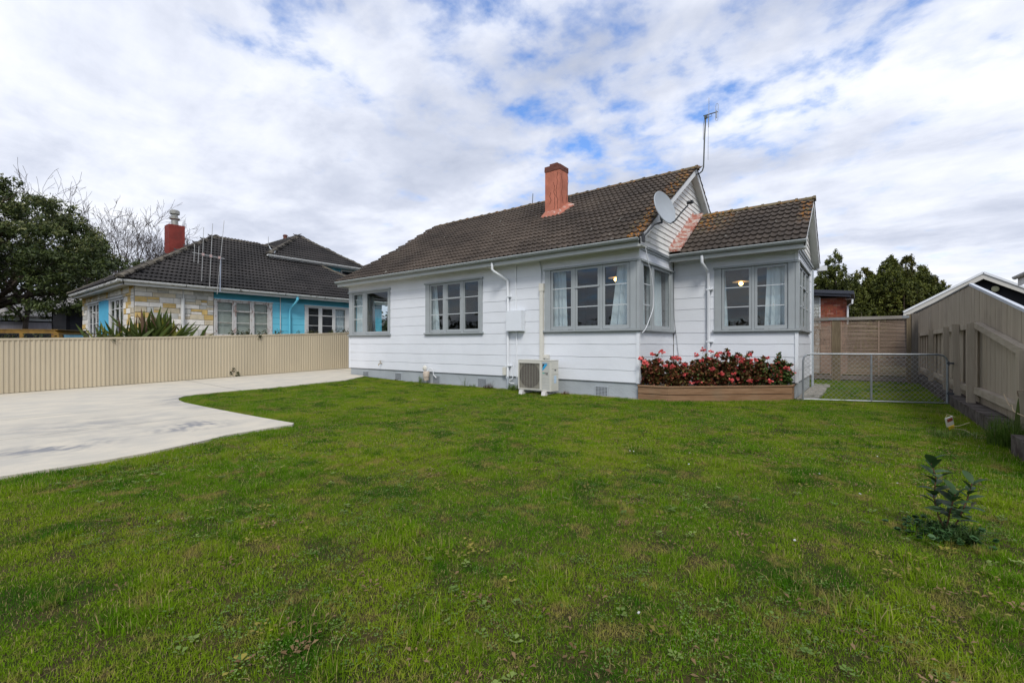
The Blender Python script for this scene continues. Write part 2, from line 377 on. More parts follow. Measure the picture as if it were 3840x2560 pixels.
dirtf = n.math('MULTIPLY', dirtf, n.ss(n.math('ADD', n.noise(2.2, 6, .65, (1, .7, 1), loc=(9, 9, 0)), n.math('MULTIPLY', wav.outputs['Fac'], .05)), .42, .66))
c = n.mix(n.math('MULTIPLY', dirtf, 1.8, True), c, (.24, .24, .24))
def line(p, q, wd, wob=.01):
    (x0, y0), (x1, y1) = p, q; L_ = math.hypot(x1 - x0, y1 - y0); nx, ny = (y1 - y0) / L_, -(x1 - x0) / L_
    d = n.math('ABSOLUTE', n.math('ADD', n.math('ADD', n.math('MULTIPLY', X[0], nx), n.math('MULTIPLY', X[1], ny)), -(x0 * nx + y0 * ny)))
    al = n.math('ADD', n.math('ADD', n.math('MULTIPLY', X[0], ny * -1 * -1 if False else (x1 - x0) / L_), n.math('MULTIPLY', X[1], (y1 - y0) / L_)), -(x0 * (x1 - x0) + y0 * (y1 - y0)) / L_)
    return n.math('MULTIPLY', n.math('LESS_THAN', d, wd), n.math('MULTIPLY', n.math('GREATER_THAN', al, 0.), n.math('LESS_THAN', al, L_)))
J = n.math('MAXIMUM', n.math('MAXIMUM', line((-9.9, -6), (-11.25, 3.37), .011), line((-7.9, -6), (-8.95, 3.42), .008)), n.math('MAXIMUM', line((-17.5, 5.3), (-12.9, 5.14), .014), line((-20, 10.9), (-15.3, 10.4), .016)))
c = n.mix(n.math('MULTIPLY', J, .75), c, (.10, .095, .085))
edge = n.ss(X[0], -17.25, -17.6); c = n.mix(n.math('MULTIPLY', edge, .4), c, (.52, .45, .32))
n.bump(n.noise(120, 4, .6), .25, .004); drm = n.fin(c, .8, 0, .25)
me.materials.append(drm); tag(link('driveway', me), kind='structure')

# side path slabs by the wing and a strip of soil against the plinth
slab = M('old_concrete', (.27, .25, .215), .9, .2, 5, bump=.6, bscale=50, dirt=(.10, .10, .06), dirt_t=(.5, .7), dscale=6)
sp = thing('side_path', None, None, (-.95, 12.3, 0)); sp['kind'] = 'structure'
for i in range(8):
    y = 12.0 + i * .62; b = MB(); z = .035 + random.uniform(-.008, .008)
    b.box(-1.16, -.74 + random.uniform(-.04, .03), y, y + .585, -.05, z); b.build('slab', slab, sp)
b = MB()
for i in range(44):
    x = -14.2 + i * .25
    if x < -4.1: b.box(x, x + .25, 9.74 + random.uniform(-.03, .03), 9.9, -.03, .022 + random.uniform(-.006, .006))
tag(b.build('plinth_edge_strip', slab), kind='structure')

# ------------------------------------------------------------------ the white house
HX0, HX1, HY = -15.30, -4.00, 9.889
WY, WX1 = 12.273, -1.18
YB, YBW = 17.5, 15.77
H = thing('white_house', 'long white weatherboard house with brown tiled roof and grey window frames behind the lawn', 'house', (-8, 9.9, 0))
def mF(Y): return lambda u, n_, z: (u, Y - n_, z)
def mR(X): return lambda u, n_, z: (X + n_, u, z)
def mL(X): return lambda u, n_, z: (X - n_, u, z)
mMain, mBay, mWing, mWingR, mLeft = mF(HY), mR(HX1), mF(WY), mR(WX1), mL(HX0)
ZB = [.37, .645, .945, 1.25, 1.545, 1.85, 2.15, 2.447, 2.745, 3.04, 3.34, 3.50]
Z0, Z1 = 1.53, 3.18                                                # window openings
def core(parent, mp, u0, u1, z0, z1, ops, n0, n1, m, name='wall'):
    us = sorted({u0, u1, *[q for o in ops for q in o[:2]]}); zs = sorted({z0, z1, *[q for o in ops for q in o[2:4]]}); b = MB()
    us = [q for q in us if u0 <= q <= u1]
    for i in range(len(us) - 1):
        zz = None
        for j in range(len(zs) - 1):
            cu, cz = (us[i] + us[i + 1]) / 2, (zs[j] + zs[j + 1]) / 2
            if any(o[0] < cu < o[1] and o[2] < cz < o[3] for o in ops): continue
            b.box(us[i], us[i + 1], n0, n1, zs[j], zs[j + 1], mp)
    return b.build(name, m, parent)
def boards(parent, mp, u0, u1, ops, m, zs=ZB, name='board', seed=0, thick=.016, skip=()):
    rr = random.Random(seed)
    for i in range(len(zs) - 1):
        za, zb = zs[i], zs[i + 1]; segs = [(u0, u1, za, zb)]
        for o in ops:
            new = []
            for (a, c_, p, q) in segs:
                if o[1] <= a or o[0] >= c_ or o[3] <= p + .01 or o[2] >= q - .03: new.append((a, c_, p, q)); continue
                if o[0] > a + .01: new.append((a, o[0], p, q))
                if o[1] < c_ - .01: new.append((o[1], c_, p, q))
                if o[3] < q - .02: new.append((max(a, o[0]), min(c_, o[1]), o[3], q))
            segs = new
        for (a, c_, p, q) in segs:
            nn = max(1, int((c_ - a) / .28)); ph = rr.uniform(0, 9); b = MB(); rows = []
            for k in range(nn + 1):
                u = a + (c_ - a) * k / nn
                w = (.0045 * math.sin(u * 5.1 + ph) + rr.uniform(-.0025, .0025)) if p == za and i > 0 else 0
                t = thick + rr.uniform(-.002, .002)
                rows.append([mp(u, .003, q + .004), mp(u, .008, q + .004), mp(u, t, p + w + .004), mp(u, t - .004, p + w - .002), mp(u, .003, p + w - .002)])
            b.sweep(rows, None); b.build(name, m, parent)
def window(parent, mp, u0, u1, panes, z0=Z0, z1=Z1, fm=None, bm_=None, dep=.10, zp0=1.70, zp1=3.07, zt=2.645, zm=2.165, sill=True, headover=.03, lo=None, hi=None, corner=None, gm=None, barz=None):
    """panes: (ua, ub, kind); kind c = two bars, t = a top sash over two, o = plain"""
    fm = fm or greyp; bm_ = bm_ or greyl; W = .055; b = MB(); gm = gm or glass
    lo_, hi_ = panes[0][0] - W - .012, panes[-1][1] + W + .012
    lo = lo if lo is not None else u0; hi = hi if hi is not None else u1
    b.box(lo, lo_, .0, .040, z0 + .03, z1 - .045, mp); b.box(hi_, hi, .0, .040, z0 + .03, z1 - .045, mp)       # casings
    b.box(lo_, hi_, .0, .034, zp1 + W + .004, z1 - .045, mp)
    b.box(lo_, hi_, -dep, -.0, z0, z0 + .07, mp); b.box(lo_, hi_, -dep, -.0, zp1 + W, z1, mp)             # reveals
    b.box(lo_, lo_ + .012, -dep, -.0, z0 + .07, zp1 + W, mp); b.box(hi_ - .012, hi_, -dep, -.0, z0 + .07, zp1 + W, mp)
    for p, q in zip(panes[:-1], panes[1:]):
        if q[0] - W - (p[1] + W) > .01: b.box(p[1] + W + .006, q[0] - W - .006, -dep, .030, z0 + .07, zp1 + W, mp)
    w = b.build('window', fm, parent)
    boxes('window_head', fm, w, (lo - headover, hi + headover, .0, .075, z1 - .045, z1, ), mp=mp)
    if sill: boxes('window_sill', fm, w, (lo - .04, hi + .04, .0, .085, z0 + .03, z0 + .075), (lo - .02, hi + .02, .0, .045, z0 - .005, z0 + .03), mp=mp)
    for (a, c_, k) in panes:
        s = MB(); t = .022
        s.box(a - W, a, .0, t, zp0 - .085, zp1 + W, mp); s.box(c_, c_ + W, .0, t, zp0 - .085, zp1 + W, mp)
        s.box(a, c_, .0, t, zp1, zp1 + W, mp); s.box(a, c_, .0, t, zp0 - .085, zp0, mp)
        zs = [zp0, zp1]
        if k in 'ct':
            if k == 't': s.box(a - W * .98, c_ + W * .98, .004, t + .022, zt - .02, zt + .025, mp)
            zs = [zp0, zm, zt, zp1]
        s.build('sash', fm, w)
        if k in 'ct':
            boxes('glazing_bar', bm_, w, (a, c_, .001, t - .004, zm - .011, zm + .011), mp=mp)
            if k == 'c': boxes('glazing_bar', bm_, w, (a, c_, .001, t - .004, zt - .011, zt + .011), mp=mp)
        for q in range(len(zs) - 1):
            e = .004; boxes('pane', gm, w, (a - e, c_ + e, .002, .006, zs[q] + (.008 if q else -e), zs[q + 1] - (.008 if q < len(zs) - 2 else -e)), mp=mp)
    return w
opM = [(-15.29, -12.87, Z0, Z1), (-11.06, -8.65, Z0, Z1), (-6.50, -4.0, Z0, Z1)]
opB = [(9.89, 12.24, Z0, Z1)]; opW = [(-2.95, -1.18, Z0, Z1)]; opWR = [(12.28, 15.02, Z0, Z1)]; opL = [(9.89, 12.1, Z0, Z1)]
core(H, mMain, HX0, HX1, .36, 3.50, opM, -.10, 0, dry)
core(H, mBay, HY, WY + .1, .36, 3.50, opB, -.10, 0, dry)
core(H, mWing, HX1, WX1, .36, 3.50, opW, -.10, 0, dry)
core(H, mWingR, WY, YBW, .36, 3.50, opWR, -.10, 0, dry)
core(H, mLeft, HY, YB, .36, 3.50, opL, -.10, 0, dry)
boxes('wall', dry, H, (HX0, HX1, YB - .1, YB, .36, 3.5), (HX1, WX1, YBW - .1, YBW, .36, 3.5), (HX1 - .1, HX1, YBW, YB, .36, 3.5))
boards(H, mMain, HX0, -4.03, opM, white, seed=1); boards(H, mBay, HY + .03, WY - .02, opB, white, seed=2)
boards(H, mWing, HX1 + .03, WX1 - .03, opW, white, seed=3); boards(H, mWingR, WY + .03, YBW - .03, opWR, white, seed=4)
boards(H, mLeft, HY + .03, YB, opL, white, seed=5)
# corner stops
eachbox('corner_board', trimw, H, (-4.035, -3.965, HY - .033, HY + .04, .36, 1.53), (-4.035, -3.965, HY - .033, HY + .04, 3.18, 3.46))
eachbox('corner_board', trimw, H, (WX1 - .035, WX1 + .035, WY - .033, WY + .04, .36, 1.53), (WX1 - .035, WX1 + .035, WY - .033, WY + .04, 3.18, 3.46))
eachbox('corner_board', trimw, H, (WX1 - .03, WX1 + .035, YBW - .06, YBW + .02, .36, 3.46))
eachbox('corner_board', trimw, H, (HX0 - .033, HX0 + .03, HY - .030, HY + .04, .36, 1.53), (HX0 - .033, HX0 + .03, HY - .030, HY + .04, 3.18, 3.46))
# plinth
boxes('plinth', plinth, H, (HX0 + .03, HX1 - .02, HY + .02, HY + .15, -.3, .40), (HX1 - .15, HX1 - .02, HY + .15, WY, -.3, .40), (HX1 - .02, WX1 - .02, WY + .02, WY + .15, -.3, .40),
      (WX1 - .15, WX1 - .02, WY + .15, YBW, -.3, .40), (HX0 + .03, HX0 + .15, HY + .15, YB, -.3, .40))
def vent(x0, x1, z0, z1, cols, rows):
    b = MB(); b.box(x0 - .02, x1 + .02, HY - .004, HY + .019, z0 - .02, z1 + .02); o = b.build('vent', ventm, H)
    b = MB(); cw, ch = (x1 - x0) / cols, (z1 - z0) / rows
    for i in range(cols):
        for j in range(rows): b.box(x0 + cw * (i + .2), x0 + cw * (i + .8), HY - .006, HY - .0045, z0 + ch * (j + .2), z0 + ch * (j + .8))
    tag(b.build('vent_holes', hole, o), kind='stuff')
for q in [(-14.46, -14.16, .10, .25), (-12.61, -12.30, .05, .26), (-10.74, -10.44, .02, .25), (-8.84, -8.53, .02, .25), (-5.06, -4.755, .005, .235)]: vent(*q, 8, 7)
# windows
window(H, mMain, -15.29, -12.87, [(-15.0, -14.47, 'c'), (-14.19, -13.01, 'o')], lo=-15.30)
window(H, mMain, -11.06, -8.65, [(-10.80, -10.28, 'c'), (-10.07, -9.55, 't'), (-9.35, -8.82, 'c')])
window(H, mMain, -6.50, -4.0, [(-6.26, -5.73, 'c'), (-5.55, -5.0, 't'), (-4.81, -4.26, 'c')], hi=-3.965, headover=.02)
window(H, mBay, 9.89, 12.24, [(10.15, 10.585, 'c'), (10.84, 11.92, 'o')], lo=9.93, headover=.0)
window(H, mWing, -2.95, -1.18, [(-2.72, -2.165, 'c'), (-1.984, -1.42, 'c')], hi=-1.145, headover=.02)
window(H, mWingR, 12.28, 15.02, [(12.62, 13.2, 'c'), (13.42, 14.0, 't'), (14.2, 14.78, 'c')], lo=12.32, headover=.0)
window(H, mLeft, 9.89, 12.1, [(10.15, 10.60, 'c'), (10.86, 11.85, 'o')], lo=9.93, headover=.0)
# the posts where two windows meet on a corner have vertical cover strips
eachbox('corner_post', greyp, H, (-4.16, -4.03, HY - .055, HY - .041, 1.61, 3.13), (-4.02, -3.945, HY - .060, HY + .03, 1.61, 3.13), (-3.99, -3.955, HY + .05, HY + .13, 1.61, 3.13))
eachbox('corner_post', greyp, H, (-1.34, -1.21, WY - .055, WY - .041, 1.61, 3.13), (-1.20, -1.125, WY - .060, WY + .03, 1.61, 3.13))
# rooms: floors, ceilings, partitions
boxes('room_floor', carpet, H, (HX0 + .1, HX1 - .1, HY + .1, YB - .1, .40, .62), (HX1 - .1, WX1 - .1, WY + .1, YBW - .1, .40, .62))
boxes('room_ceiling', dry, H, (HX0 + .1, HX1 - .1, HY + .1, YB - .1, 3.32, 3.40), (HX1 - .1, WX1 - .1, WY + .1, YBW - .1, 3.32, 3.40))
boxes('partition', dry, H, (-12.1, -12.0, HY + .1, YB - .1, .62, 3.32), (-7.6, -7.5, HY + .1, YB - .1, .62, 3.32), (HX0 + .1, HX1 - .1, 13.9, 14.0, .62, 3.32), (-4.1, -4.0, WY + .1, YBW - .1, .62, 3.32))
# roofs
fasm = M('fascia_grey', (.45, .47, .455), .5, .04)
AL = math.atan(.654); EY, EZ = 9.45, 3.56; RY, RZ = 13.70, 3.56 + .654 * 4.25
WEY, WRY = 11.83, 14.02; WRZ = EZ + .654 * (WRY - WEY)
def lowx(Y):                                                       # left verge of the main roof
    pts = [(9.3, -15.50), (9.8, -15.30), (10.15, -15.15), (10.6, -15.0), (11.5, -14.87), (12.6, -14.75), (13.7, -14.72)]
    for (a, p), (c_, q) in zip(pts[:-1], pts[1:]):
        if Y <= c_: return p + (q - p) * (Y - a) / (c_ - a)
    return pts[-1][1]
roof = MB()
TH = .10
def deck(b, x0f, x1, ey, ry, rz, by, off=.03):
    P = []
    for Y in (ey + .05, 10.0, 10.6, 11.5, 12.6, ry) if x0f else (ey + .05, ry):
        z = EZ + .654 * (Y - ey) - off if Y <= ry else rz; P.append((x0f(Y) if x0f else None, Y, z))
    for (xa, ya, za), (xb, yb, zb) in zip(P[:-1], P[1:]):
        b.add([(xa, ya, za), (x1, ya, za), (x1, yb, zb), (xb, yb, zb), (xa, ya, za - TH), (x1, ya, za - TH), (x1, yb, zb - TH), (xb, yb, zb - TH)],
              [(0, 1, 2, 3), (4, 7, 6, 5), (0, 4, 5, 1), (2, 6, 7, 3), (0, 3, 7, 4), (1, 5, 6, 2)])
deck(roof, lowx, -3.80, EY, RY, RZ - .03, None)
zb_ = RZ - .03 - .654 * 4.2
roof.prism([(RY, RZ - .03), (RY + 4.2, zb_), (RY + 4.2, zb_ - TH), (RY, RZ - .03 - TH)], -14.75, -3.80)
roof.prism([(WEY + .05, EZ + .03 - .03), (WRY, WRZ - .03), (WRY, WRZ - .03 - TH), (WEY + .05, EZ - TH)], -4.0, -1.0)
roof.prism([(WRY, WRZ - .03), (WRY + 2.15, WRZ - .03 - .654 * 2.15), (WRY + 2.15, WRZ - .03 - TH - .654 * 2.15), (WRY, WRZ - .03 - TH)], -4.0, -1.0)
ROOF = roof.build('roof', M('roof_underlay', (.05, .04, .035), .9), H)
def tile_mesh(name, m, wid=.30, n=2, L_=.335, th=.016):
    b = MB(); prof = []
    for k in range(n):
        o = k * wid / n; s = wid / n
        prof += [(o + s * u, h) for u, h in [(0, .010), (.08, .026), (.20, .034), (.32, .027), (.42, .010), (.66, .003), (.88, .005)]]
    prof.append((wid + .004, .012))
    rows = []
    for (y, dz_, k) in [(L_, .0, 1), (.012, .050, 1), (0, .043, .94)]:
        rows.append([(x, y, h * k + dz_) for x, h in prof])
    rows.append([(x, .0, h * .9 + .043 - th - .010) for x, h in prof])
    vs = [p for r_ in rows for p in r_]; N_ = len(prof)
    b.add(vs, [(i * N_ + j, (i + 1) * N_ + j, (i + 1) * N_ + j + 1, i * N_ + j + 1) for i in range(3) for j in range(N_ - 1)])
    b.add([rows[0][-1], rows[1][-1], rows[3][-1], rows[0][0], rows[1][0], rows[3][0]], [(0, 1, 2), (3, 5, 4)])
    me = b.mesh(name, m, recalc=False); return me
tme = tile_mesh('roof_tile', tilem)
# tile places: (location, euler, distance)
def slope_tiles(x0f, x1f, ey, ez, ry, e_y=.24, al=AL, frame=None, seed=0, k=.654, wid=.30):
    rr = random.Random(seed); out_ = []; s_ = 0
    nrow = int(math.ceil((ry - ey) / e_y))
    for i in range(nrow):
        Y = ey + i * e_y
        if Y > ry - .05: break
        xs, xe = x0f(Y), x1f(Y); off = (wid / 2 if i % 2 else 0)
        j0 = math.floor((xs - off) / wid); x = j0 * wid + off
        while x < xe - .02:
            if x + wid * .5 > xs: out_.append((x, Y, ez + (Y - ey) * k, rr.gauss(0, .0022), rr.gauss(0, .006), x + wid > xe + .05))
            x += wid
    return out_
CAMP = Vector((0, 0, 1.25))
def place_tiles(parent, items, me, stuffname, m, most=300):
    """items: list of (loc Vector, Euler); the nearest become tiles of their own, the rest one joined part"""
    items.sort(key=lambda q: (q[0] - CAMP).length)
    for q in items[:most]: link('roof_tile', q[2] if len(q) > 2 else me, parent, q[0], q[1])
    rest = [(q[0], q[1]) for q in items[most:]]
    if rest:
        co = np.array([v.co[:] for v in me.vertices]); nv = len(co); V = []; F = []
        for q, (loc, eu) in enumerate(rest):
            Mx = np.array(eu.to_matrix()); V.append(co @ Mx.T + np.array(loc - org(parent)))
            for p in me.polygons: F.append([v + q * nv for v in p.vertices])
        mm = bpy.data.meshes.new(stuffname); mm.from_pydata(np.concatenate(V).tolist(), [], F); mm.materials.append(m); mm.update()
        tag(link(stuffname, mm, parent), kind='stuff')
T = []
# the last tile column of the main roof ends flush with the verge at X = -3.77
hme = tile_mesh('roof_tile_half', tilem, .15, 1)
for (x, y, z, a, c_, hf) in slope_tiles(lambda Y: lowx(Y) + 3.77, lambda Y: .0 - .001, EY - .03, EZ - .02, RY - .02, seed=3):
    T.append((Vector((x - 3.77, y, z + a)), Euler((AL + c_, 0, c_)), hme if hf else tme))
for (x, y, z, a, c_, hf) in slope_tiles(lambda Y: -2.73, lambda Y: -.001, WEY - .03, EZ - .02, WRY - .02, seed=4):
    T.append((Vector((x - .96, y, z + a)), Euler((AL + c_, 0, c_)), hme if hf else tme))
for i in range(17): T.append((Vector((-3.77, RY + 4.2 - i * .24, RZ - .654 * (4.2 - i * .24))), Euler((AL, 0, R(180)))))
for i in range(9): T.append((Vector((-.96, WRY + 2.15 - i * .24, WRZ - .654 * (2.15 - i * .24))), Euler((AL, 0, R(180)))))
T = [t for t in T if not (-7.95 < t[0].x + .15 < -7.25 and 11.75 < t[0].y < 12.5)] + [t for t in T if (-7.95 < t[0].x + .15 < -7.25 and 11.75 < t[0].y < 11.9)]
place_tiles(ROOF, T, tme, 'roof_tiles', tilem)
def ridge_mesh(name, m, L_=.40, r=.115):
    b = MB(); rows = []
    for (x, k) in [(0, 1.0), (.0, 1.17), (.055, 1.17), (.06, 1.0), (L_, .97)]:
        rows.append([(x, -r * k * math.cos(t) * 1.15, r * k * math.sin(t) * .8) for t in [math.pi * q / 8 for q in range(9)]])
    N_ = 9; b.add([p for r_ in rows for p in r_], [(i * N_ + j, i * N_ + j + 1, (i + 1) * N_ + j + 1, (i + 1) * N_ + j) for i in range(4) for j in range(8)])
    b.add(rows[1], [tuple(range(9))]); b.add(rows[-1], [tuple(range(9))])
    return b.mesh(name, m, smooth='auto')
rme = ridge_mesh('ridge_tile', ridgem)
for i in range(28): link('ridge_tile', rme, ROOF, (-3.745 - i * .392, RY, RZ - .035 + random.uniform(-.006, .006)), (0, R(random.uniform(-.8, .8)), R(180 + random.uniform(-1, 1))))
for i in range(7): link('ridge_tile', rme, ROOF, (-.93 - i * .392, WRY, WRZ - .035 + random.uniform(-.004, .004)), (0, 0, R(180)))
# gables: board by board between the slopes
def gable(X, y0f, y1f, zs, zt, m):
    z = zs; i = 0
    while z < zt:
        z2 = z + .142; b = MB()
        a0, a1 = y0f(z), y1f(z); c0, c1 = y0f(min(z2, zt)), y1f(min(z2, zt))
        if a1 - a0 > .05:
            if c1 < c0: c0 = c1 = (c0 + c1) / 2
            b.add([(X + .028, a0, z), (X + .028, a1, z), (X + .010, c1, z2), (X + .010, c0, z2), (X, a0, z), (X, a1, z), (X, c1, z2), (X, c0, z2)],
                  [(0, 1, 2, 3), (4, 7, 6, 5), (0, 4, 5, 1), (1, 5, 6, 2), (2, 6, 7, 3), (3, 7, 4, 0)]); b.build('gable_board', m, H)
        z += .142
G = (RZ - .14)
gable(HX1, lambda z: RY - (G - z) / .654 + .0, lambda z: RY + (G - z) / .654, 3.50, G - .02, gableb)
GW = WRZ - .14
gable(WX1, lambda z: WRY - (GW - z) / .654, lambda z: WRY + (GW - z) / .654, 3.50, GW - .02, gableb)
boxes('gable_backing', hole, H, (HX1 - .05, HX1 - .01, HY, YB, 3.42, 3.52))
b = MB(); b.prism([(HY, 3.5), (RY, RZ - .16), (YB - .1, 3.5)], HX1 - .05, HX1 - .005); b.prism([(WY, 3.5), (WRY, WRZ - .16), (YBW, 3.5)], WX1 - .05, WX1 - .005); b.prism([(HY, 3.5), (RY, RZ - .16), (YB - .1, 3.5)], -14.6, -14.55); b.build('gable_wall', trimw, H)
# cornices at the foot of the gables
boxes('cornice', greyp, H, (HX1 - .0, HX1 + .075, HY - .06, WEY + .02, 3.452, 3.495), (HX1, HX1 + .045, HY - .04, WEY + .02, 3.40, 3.452))
boxes('cornice', greyp, H, (WX1 - .0, WX1 + .075, WY - .06, YBW + .2, 3.452, 3.495), (WX1, WX1 + .045, WY - .04, YBW, 3.40, 3.452))
boxes('cornice', bargem, H, (HX1 + .0, HX1 + .085, HY - .06, WEY + .02, 3.497, 3.512))
# barge boards under the verges, with their soffits
def barge(x0, x1, ey, ez, ry, rz, back, m):
    b = MB()
    d = .654
    for (ya, za, yb, zb) in [(ey, ez, ry, rz), (back[0], back[1], ry, rz)]:
        b.add([(x0, ya, za - .005), (x1, ya, za - .005), (x1, yb, zb - .005), (x0, yb, zb - .005), (x0, ya, za - .145), (x1, ya, za - .145), (x1, yb, zb - .165), (x0, yb, zb - .165)],
              [(0, 1, 2, 3), (4, 7, 6, 5), (0, 4, 5, 1), (2, 6, 7, 3), (0, 3, 7, 4), (1, 5, 6, 2)])
    return b.build('barge_board', m, H)
barge(-3.815, -3.785, EY + .02, EZ, RY, RZ - .01, (RY + 4.2, RZ - .01 - .654 * 4.2), bargem)
barge(-1.005, -.975, WEY + .02, EZ, WRY, WRZ - .01, (WRY + 2.15, WRZ - .01 - .654 * 2.15), bargem)
for (xa, xb, ey, ry, rz, by) in [(HX1 + .0, -3.815, EY, RY, RZ, 4.2), (WX1, -1.005, WEY, WRY, WRZ, 2.15)]:
    b = MB(); b.prism([(ey + .05, EZ - .135), (ry, rz - .14), (ry, rz - .155), (ey + .05, EZ - .15)], xa, xb); b.build('verge_soffit', soffit, H); b = MB(); b.prism([(ry + by, rz - .14 - .654 * by), (ry, rz - .14), (ry, rz - .155), (ry + by, rz - .155 - .654 * by)], xa, xb); b.build('verge_soffit', soffit, H)
# eaves: soffit, fascia, gutters with brackets
boxes('soffit', soffit, H, (-15.42, -3.80, EY + .045, HY + .0, 3.405, 3.42), (-3.95, -1.0, WEY + .045, WY, 3.405, 3.42), (-15.42, HX0, HY, YB, 3.405, 3.42))
boxes('fascia', fasm, H, (-15.44, -3.785, EY + .02, EY + .045, 3.37, 3.545), (-3.97, -.955, WEY + .02, WEY + .045, 3.37, 3.545), (-15.46, -15.44, EY + .02, YB, 3.37, 3.545))
def gutter(x0, x1, Y, z, m=gutterm, lip=gutl, H_=None, r=.058, axis='x', par=None, step=.62, brm=None):
    par = par or H; b = MB(); N_ = 9
    f = (lambda u, n_, zz: (u, Y - n_, zz)) if axis == 'x' else (lambda u, n_, zz: (Y + n_, u, zz))
    arc = [(r - r * math.cos(math.pi * q / (N_ - 1)), -1.12 * r * math.sin(math.pi * q / (N_ - 1))) for q in range(N_)]
    ins = [(r - (r - .006) * math.cos(math.pi * q / (N_ - 1)), -1.12 * (r - .006) * math.sin(math.pi * q / (N_ - 1))) for q in range(N_)][::-1]
    for u0, u1 in [(x0, x1)]:
        k = max(1, int(abs(x1 - x0) / 1.5)); rows = []
        for q in range(k + 1):
            u = x0 + (x1 - x0) * q / k; rows.append([f(u, n_, z + h) for n_, h in arc + ins])
        b.sweep(rows, None)
    for u in (x0, x1):                                             # stop ends
        s = .004 * (1 if u == x0 else -1); rows = [[f(u + e, n_, z + h) for n_, h in arc] for e in (0, s)]; b.sweep(rows, None)
    g = b.build('gutter', m, par, smooth=False)
    l = MB(); l.box(x0, x1, 2 * r - .008, 2 * r + .006, z - .004, z + .008, f); l.build('gutter_lip', lip, g)
    k = int(abs(x1 - x0) / step)
    for q in range(k + 1):
        u = min(x0, x1) + .15 + q * step
        if u > max(x0, x1) - .05: break
        arc2 = [(r - (r + .006) * math.cos(math.pi * w_ / (N_ - 1)), -1.12 * (r + .006) * math.sin(math.pi * w_ / (N_ - 1))) for w_ in range(N_)]
        bb = MB(); bb.sweep([[f(u + e, n_, z + h) for n_, h in arc2 + arc[::-1]] for e in (0, .022)], None); bb.build('bracket', brm or m, g)
    return g
gutter(-15.47, -3.80, EY + .02, 3.535); gutter(-3.93, -.955, WEY + .02, 3.535)
gutter(-1.02, -.90, YBW + .45, 3.535, trimw, trimw)
boxes('fascia', trimw, H, (-1.05, -.80, YBW + .33, YBW + .47, 3.40, 3.54))
# flashing between the gable wall and the lower roof
b = MB(); rows = []
for i in range(19):
    t = i / 18; Y = WEY + .05 + (WRY - WEY - .05) * t; z = EZ + .075 + .654 * (Y - WEY)
    j = lambda: random.uniform(-.012, .012)
    rows.append([(-3.985, Y, z + .10 + j()), (-3.93 + j(), Y + .0, z + .035 + j()), (-3.83, Y, z + .03 + j()), (-3.74 + j(), Y, z + .025 + j()), (-3.68 + 1.3 * j(), Y, z + .028 + j() * .5), (-3.68, Y, z - .03), (-3.985, Y, z - .03)])
b.sweep(rows, None); b.build('flashing', flash, H)
# chimney
CH = MB(); CH.box(-7.87, -7.335, 11.95, 12.44, 4.9, 6.62)
CH = CH.build('chimney', chim, ROOF) if False else CH.build('chimney', chim, H)
b = MB(); rr = random.Random(5)
pl_ = lambda x, y: EZ + .654 * (y - EY) + .085
P = [(-7.98, 11.86), (-7.6, 11.82), (-7.24, 11.84), (-7.2, 12.1), (-7.14, 12.5), (-7.92, 12.5)]
inner = [(-7.87, 11.95), (-7.6, 11.945), (-7.33, 11.945), (-7.33, 12.2), (-7.33, 12.44), (-7.87, 12.44)]
for k in range(6):
    a, c_, d_, e_ = P[k], P[(k + 1) % 6], inner[(k + 1) % 6], inner[k]
    b.add([(a[0], a[1], pl_(*a)), (c_[0], c_[1], pl_(*c_)), (d_[0], d_[1], pl_(*d_) + .11), (e_[0], e_[1], pl_(*e_) + .11), (a[0], a[1], pl_(*a) - .05), (c_[0], c_[1], pl_(*c_) - .05)], [(0, 1, 2, 3), (0, 4, 5, 1)])
b.build('chimney_flashing', peel_mat('chimney_flashing', (.40, .15, .10), (.36, .28, .24), (.52, .62), 9), CH)
for r_ in range(2):
    for (xa, xb, ya, yb) in [(-7.88, -7.70, 11.94, 12.19), (-7.695, -7.51, 11.94, 12.19), (-7.505, -7.325, 11.94, 12.19), (-7.88, -7.70, 12.195, 12.45), (-7.695, -7.51, 12.195, 12.45), (-7.505, -7.325, 12.195, 12.45)]:
        o_ = rr.uniform(-.006, .012); b = MB(); b.box(xa - o_, xb, ya - o_, yb + o_, 6.62 + r_ * .085, 6.70 + r_ * .085 + rr.uniform(-.01, .005)); b.build('cap_brick', chimc, CH)
boxes('chimney_pot', chimc, CH, (-7.76, -7.48, 12.04, 12.34, 6.78, 6.88))
b = MB()                                                            # cracks in the render, as thin recessed lines
for (x, z0, z1, face, s_) in [(-7.52, 5.35, 6.2, 0, 1), (-7.70, 5.6, 5.95, 0, 2), (-7.40, 5.4, 6.5, 0, 3), (12.15, 5.6, 6.45, 1, 4), (12.33, 5.7, 6.5, 1, 5)]:
    r2 = random.Random(s_); u = x; z = z0
    while z < z1:
        u2 = u + r2.uniform(-.03, .03); z2 = z + .06
        if face == 0: b.beam((u, 11.948, z), (u2, 11.948, z2), .011, .005, (0, 1, 0))
        else: b.beam((-7.333, u, z), (-7.333, u2, z2), .011, .005, (1, 0, 0))
        u, z = u2, z2
tag(b.build('render_cracks', M('crack', (.10, .035, .025), .9), CH), kind='stuff')
